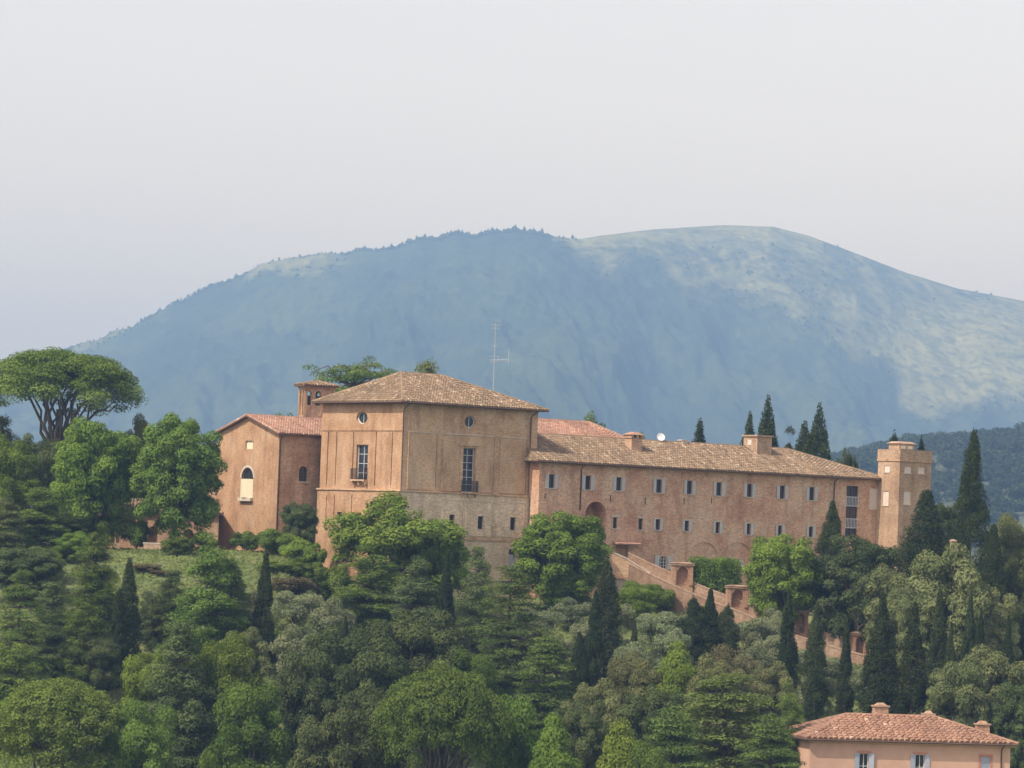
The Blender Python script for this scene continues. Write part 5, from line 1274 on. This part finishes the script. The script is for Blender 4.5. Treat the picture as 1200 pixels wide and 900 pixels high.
# ------------------------------------------------------------------ below the church and the tall block
plant('shrub', 326, 619, 46, 399, 'round green bush at the right corner of the church gable', **SH)
plant('oak', 352, 588, 44, 404, 'dark ivy clad tree in the corner between church and tall block', **OK)
plant('shrub_light', 347, 629, 40, 395, 'light green bush left of the tall block corner', **SH)
plant('shrub_light', 368, 636, 30, 394, 'pale bush at the left foot of the tall block', **SH)
plant('shrub', 288, 622, 36, 400, 'leafy bush under the cream window blind of the church', **SH)
plant('cypress', 312, 645, 28, 362, 'slim dark cypress below the church gable', var=1, **CY)
for k, (x_, t_, w_) in enumerate(((322, 656, 34), (346, 657, 36), (371, 658, 36), (395, 660, 34))):
    plant('shrub', x_, t_, w_, 389, ('leftmost', 'second', 'third', 'rightmost')[k] + ' clump of the grey hedge on the bank below the church', name='hedge_clump', cat='hedge', group='hedge clumps below the church')
plant('shrub_dry', 345, 676, 60, 384, 'dry brown thicket under the hedge below the church', name='thicket', cat='shrub')
plant('olive', 346, 692, 60, 374, 'olive tree with dark trunk right of the slim church cypress', **OL)
plant('olive', 392, 700, 56, 372, 'olive tree left of the layered pines below the tall block', **OL)
plant('hedge', 322, 740, 44, 366, 'dark clipped hedge at the foot of the slim church cypress', name='hedge', cat='hedge', rz=0.1)
plant('loose', 462, 577, 158, 394, 'large airy light green tree in front of the tall block', rz=0.4)
plant('broad', 520, 612, 60, 393, 'light green tree at the right of the airy tree by the tall block')
plant('pine', 438, 640, 112, 384, 'broad dark pine below the airy light green tree', var=1, **PI_)
plant('pine', 490, 652, 84, 381, 'dark pine left of the thin cypress below the tall block', var=2, **PI_)
plant('cypress', 524, 648, 24, 378, 'thin cypress among pines below the tall block', var=1, **CY)
plant('pine', 562, 640, 56, 382, 'grey pine reaching up to the basement door of the tall block', var=0, **PI_)
plant('cedar', 600, 664, 128, 366, 'large yellowish cedar with drooping layers below the tall block', var=0, **CE)
plant('cedar', 640, 745, 100, 350, 'dark cedar lower right of the large yellowish cedar', var=1, **CE)
plant('round', 661, 601, 106, 399, 'round light green tree where the tall block meets the long wing', rz=2.0, var=0)
plant('broad', 664, 606, 92, 404, 'leafy green tree just behind the round tree at the wing corner')
plant('cypress', 405, 722, 16, 366, 'short dark cypress tip left of the holm oaks', var=3, **CY)
plant('oak', 486, 716, 118, 346, 'brownish holm oak crown below the dark pines', **OK)
plant('oak', 412, 735, 130, 338, 'big dark holm oak in the lower middle', **OK)
plant('oak', 372, 765, 100, 330, 'holm oak with grey green leaves left of the big dark one', **OK)
plant('oak', 452, 800, 110, 322, 'shaded holm oak behind the lower umbrella pine', **OK)
plant('oak', 400, 830, 110, 314, 'dark holm oak at the bottom edge left of the lower umbrella pine', **OK)
plant('stonepine', 516, 779, 150, 312, 'domed umbrella pine with pale bare branches at the lower middle', var=1, **UM)
plant('green', 598, 815, 90, 316, 'dark green tree right of the lower umbrella pine')
plant('spiky', 652, 838, 76, 312, 'pointed bright green tree at the bottom edge left of another', rz=0.2)
plant('spiky', 728, 845, 84, 308, 'pointed light green tree at the bottom edge, right of a similar one', rz=1.9)
plant('green', 760, 870, 80, 304, 'low green tree at the bottom edge beside the big cedar')
# ------------------------------------------------------------------ middle slope
plant('cypress', 712, 655, 38, 372, 'tallest broad cypress on the olive slope', var=2, **CY)
plant('cypress', 698, 692, 22, 371, 'cypress pressed against the left of the tallest broad one', var=0, **CY)
plant('cypress', 680, 741, 26, 366, 'short cypress left of the tallest broad one', var=3, **CY)
plant('cypress', 744, 727, 16, 372, 'very thin young cypress on the olive slope', var=1, **CY)
plant('cypress_blunt', 813, 700, 36, 380, 'blunt rounded cypress, left of three below the shrines', **CY)
plant('cypress', 833, 690, 30, 380, 'sharp tipped cypress, middle of three below the shrines', var=1, **CY)
plant('cypress_blunt', 853, 709, 30, 380, 'short cypress, right of three below the shrines', **CY)
plant('broad', 748, 680, 54, 394, 'small round tree with visible trunk below the terrace stair', var=0)
for k, (x_, t_, w_, Y_, l_) in enumerate((
        (628, 712, 54, 384, 'olive tree below the round tree at the wing corner'), (690, 722, 50, 380, 'olive tree left of the very thin young cypress'),
        (770, 716, 56, 384, 'olive tree right of the very thin young cypress'), (786, 732, 50, 376, 'grey olive left of the blunt rounded cypress'),
        (886, 724, 60, 384, 'olive tree right of the short shrine cypress'), (890, 756, 56, 372, 'olive tree above the big lower cedar'),
        (745, 752, 52, 362, 'pale olive tree beside the foot of the tallest broad cypress'), (722, 700, 40, 388, 'olive tree behind the tallest broad cypress'),
        (655, 745, 50, 372, 'olive tree between the yellowish cedar and the short cypress'), (905, 712, 44, 390, 'small olive under the ramp wall'),
        (978, 770, 44, 380, 'olive tree between the ramp cypresses'), (806, 716, 50, 392, 'olive bush against the ramp wall below the first shrine'), (850, 726, 50, 390, 'olive bush against the ramp wall below the second shrine'), (1012, 778, 50, 378, 'olive tree left of the widest ramp cypress'), (905, 744, 50, 380, 'olive tree left of the first ramp cypress'), (672, 700, 50, 392, 'olive tree below the round tree, left of the tallest broad cypress'), (960, 790, 50, 368, 'olive tree between the first and second ramp cypresses, lower down'), (1050, 800, 46, 366, 'olive tree above the salmon house roof'), (946, 760, 40, 382, 'olive tree behind the left ramp cypress pair'))):
    plant('olive', x_, t_, w_, Y_, l_, group='olive trees on the slope', **OL)
plant('sage', 745, 765, 74, 352, 'sage green scrubby tree below the very thin young cypress')
plant('spiky', 797, 752, 64, 350, 'vivid green tree below the three shrine cypresses', rz=0.9)
plant('sage', 700, 795, 66, 342, 'grey green scrubby tree left of the vivid green tree')
plant('drytree', 852, 755, 76, 354, 'brown half bare tree right of the vivid green tree')
plant('sage', 845, 768, 80, 348, 'dull green tree under the brown half bare tree')
plant('oak', 770, 805, 90, 334, 'dark evergreen below the vivid green tree', **OK)
plant('sage', 905, 775, 60, 358, 'green tree left of the left ramp cypress')
plant('pine', 926, 800, 56, 342, 'green pine at the upper right of the big lower cedar', var=1, **PI_)
plant('cedar', 850, 790, 230, 328, 'big dark cedar with wide drooping layers at the lower right', var=0, rz=0.5, **CE)
plant('cedar', 790, 830, 130, 318, 'cedar at the bottom edge left of the big wide one', var=1, **CE)
plant('cedar', 905, 838, 110, 322, 'cedar in front of the left end of the salmon house', var=1, **CE)
plant('hedge', 838, 652, 60, 405, 'dark green clipped hedge on the terrace between two shrines', name='hedge', cat='hedge', base=694, rz=0.15)
plant('shrub', 775, 684, 36, 400.5, 'green shrub growing against the ramp wall left of the first shrine', **SH)
plant('shrub_light', 826, 706, 30, 397.5, 'light shrub growing against the ramp wall between the first two shrines', **SH)
plant('shrub', 884, 724, 36, 396, 'green shrub covering the ramp wall right of the second shrine', **SH)
plant('shrub_light', 1040, 772, 40, 388, 'light shrub covering the lower end of the ramp wall', **SH)
# ------------------------------------------------------------------ right end
plant('round', 920, 627, 86, 398, 'bright green tree in front of the right part of the wing')
plant('cypress_broad', 976, 588, 50, 400, 'dark irregular cypress rising before the stair window', var=1, **CY)
plant('oak', 1012, 628, 104, 396, 'rounded grey green holm oak below the corner tower', **OK)
plant('sage', 1048, 662, 80, 392, 'pale holm oak beside the rounded one below the corner tower', **OK)
plant('cypress_broad', 1086, 575, 82, 402, 'broad dark cypress covering the foot of the corner tower', var=0, **CY)
plant('cypress_broad', 1142, 506, 58, 404, 'tallest dark cypress right of the corner tower', var=1, rz=1.2, **CY)
plant('cypress_broad', 1165, 615, 48, 394, 'dark cypress below and right of the tallest one', var=0, **CY)
plant('sage', 1110, 638, 110, 388, 'pale sage holm oak right of the ramp', name='holm_oak')
plant('sage', 1190, 602, 60, 410, 'light olive green tree at the right edge')
plant('oak', 1190, 655, 70, 398, 'dark evergreen at the right edge under the light tree', **OK)
plant('sage', 1062, 690, 70, 386, 'sage green tree behind the widest ramp cypress', name='holm_oak')
for k, (x_, t_, w_, Y_, v_, l_) in enumerate((
        (925, 694, 25, 378, 0, 'first cypress from the left along the ramp'), (958, 705, 27, 374, 2, 'second cypress from the left along the ramp'),
        (993, 724, 20, 371, 1, 'third and slimmest cypress along the ramp'), (1035, 698, 42, 370, 2, 'widest cypress of the ramp row, fourth from the left'),
        (1072, 708, 38, 369, 0, 'fifth cypress of the ramp row, above the salmon house'), (1102, 688, 28, 380, 0, 'cypress before the pale sage holm oak'),
        (1138, 694, 22, 384, 1, 'narrow cypress right of the pale sage holm oak'), (1150, 714, 17, 382, 3, 'short narrow cypress beside a taller narrow one on the right'),
        (1115, 735, 17, 378, 3, 'small cypress at the foot of the pale sage holm oak'), (1182, 722, 18, 380, 3, 'small cypress near the right edge'))):
    plant('cypress', x_, t_, w_ * 1.05, Y_ - 9, l_, var=v_, group='cypresses along the ramp', **CY)
plant('sage', 1165, 690, 70, 390, 'pale leafy evergreen behind the small cypresses on the right', **OK)
plant('sage', 1126, 768, 80, 358, 'yellowish green oak behind the salmon house roof', name='holm_oak')
plant('sage', 1172, 758, 100, 364, 'grey green oak right of the salmon house', name='holm_oak')
plant('oak', 1200, 800, 70, 358, 'dark oak in the bottom right corner', **OK)
# ------------------------------------------------------------------ trees behind the roofs
plant('flatcedar', 416, 419, 100, 446, 'flat topped cedar rising behind the tall block roof', rz=0.3, **CE)
plant('pine', 503, 424, 74, 450, 'small dark treetop above the ridge of the tall block', var=0, **PI_)
for x_, t_, w_, k_, l_ in ((820, 494, 46, 'cypress', 'stubby cypress alone above the middle of the wing roof'), (879, 486, 36, 'cypress', 'narrow cypress just left of the roof housing'),
        (900, 467, 40, 'cypress', 'tall cypress just right of the roof housing'), (925, 500, 44, 'fir', 'small fir above the wing roof'),
        (943, 497, 50, 'cypress', 'conical cypress above the hip of the wing roof'), (961, 476, 42, 'cypress', 'tallest cypress above the hip of the wing roof')):
    plant(k_, x_, t_, w_, 444, l_, name='fir_tree' if k_ == 'fir' else 'cypress_tree', group='trees behind the wing roof', var=0 if k_ == 'fir' else 2)
plant('oak', 993, 527, 30, 448, 'dark bush behind the lower end of the wing roof', **OK)
plant('cypress_blunt', 1048, 509, 30, 446, 'rounded dark treetop behind the left of the corner tower', **CY)
plant('cypress_blunt', 1080, 515, 26, 446, 'rounded dark treetop behind the right of the corner tower', **CY)
plant('broad', 700, 486, 50, 452, 'light green treetop behind the red hipped range')
plant('broad', 752, 509, 34, 450, 'green treetop behind the wing chimney')
plant('green', 330, 485, 44, 450, 'low green treetop behind the church ridge')
plant('oak', 1112, 590, 50, 420, 'dark evergreen between the two largest cypresses', **OK)
plant('oak', 30, 640, 90, 378, 'dark evergreen filling the slope at the left edge', **OK)
plant('green', 550, 760, 80, 344, 'green tree behind the lower umbrella pine')
plant('oak', 680, 820, 70, 330, 'dark evergreen behind the pointed bottom trees', **OK)

# meadow grass over the open slope
rng = np.random.default_rng(77); n = 90000
gx = rng.uniform(-46, 50, n); gy = rng.uniform(350, 404, n)
c_ = np.stack([gx, gy, gz(gx, gy) + 0.12], 1)
nn = rng.normal(size=(n, 3)) * 0.5 + np.array([0, -0.6, 0.35])
keep = vnoise(gx * 0.35, gy * 0.35, 3) + rng.random(n) * 0.5 > 0.55
gq = leaf_quads(c_[keep], nn[keep], 0.34, rng, 0.6)
gr = vnoise(gx * 0.2, gy * 0.3, 9)[keep]
grass = link('meadow_grass', quads_mesh('meadow_grass', gq, np.clip(gr * 0.7 + rng.random(len(gr)) * 0.4, 0, 1), 3), M['grass'])
tag(grass, 'pale meadow grass over the open olive slope', 'grass', kind='stuff')

M['forest_floor'] = plain('forest floor', (0.055, 0.07, 0.035), 1.0, 0.4, 0.05)
# wooded hill far behind the corner tower: one mass of trees
hx_ = np.linspace(880, 1900, 70); hy_ = np.linspace(0, 1, 16)
HX, HT = np.meshgrid(hx_, hy_)
crest = np.interp(HX, [880, 960, 1000, 1040, 1090, 1150, 1200, 1400, 1900], [612, 556, 535, 529, 524, 517, 512, 500, 560])
HYd = 1500 + 800 * HT
ez = (hor(HX) - (660 + (crest - 660) * np.sin(HT * math.pi / 2))) / FPX
HZ = ez * HYd + fbm(HX / 40, HT * 3, 3, 71) * 4
HXw = (HX - 600) / FPX * HYd
e2 = HYd[-1:] + np.array([[120.0]]) ; HXw = np.vstack([HXw, HXw[-1:]]); HZ = np.vstack([HZ, HZ[-1:] * 0 - 95]); HYd = np.vstack([HYd, HYd[-1:] + 400])
HXw = np.vstack([HXw[:1], HXw]); HZ = np.vstack([HZ[:1] * 0 - 95, HZ]); HYd = np.vstack([HYd[:1] - 200, HYd])
hill = link('wooded_hill', grid_mesh('wooded_hill', HXw, HYd, HZ), M['forest_floor']); tag(hill, 'wooded hill behind the corner tower', 'hill', kind='structure')
Qs, Rs = [], []
for k in range(560):
    a_ = rng.uniform(900, 1300); t = rng.random() ** 0.7
    i = np.interp(a_, hx_, np.arange(len(hx_))); j = 1 + t * 15
    i0, j0 = int(i), int(j)
    P0 = np.array([HXw[j0, i0], HYd[j0, i0], HZ[j0, i0]]); P0[0] += rng.uniform(-4, 4); P0[1] += rng.uniform(-20, 20)
    r = rng.uniform(3.6, 6.5); bl = []
    for q in range(14):
        d = rng.normal(size=3); d /= np.linalg.norm(d); d[2] = abs(d[2]) * 0.9
        bl.append((*(P0 + d * r * 0.6 + np.array([0, 0, r * 0.35])), r * 0.42, r * 0.42, r * 0.36))
    Q, rr = crown(bl, 420, 1.6, rng, 0.6, 0.4, 0.7, dense=False)
    Qs.append(Q); Rs.append(np.clip(rr * 0.6 + rng.random() * 0.4, 0, 1))
M['leaf_wood'] = leaf_mat('far wood leaf', (0.03, 0.05, 0.022), (0.08, 0.11, 0.045), 0.2)
hw = link('far_wood', quads_mesh('far_wood', np.concatenate(Qs), np.concatenate(Rs), 3), M['leaf_wood'])
tag(hw, 'hazy mixed wood covering the hill behind the corner tower', 'wood', kind='stuff')
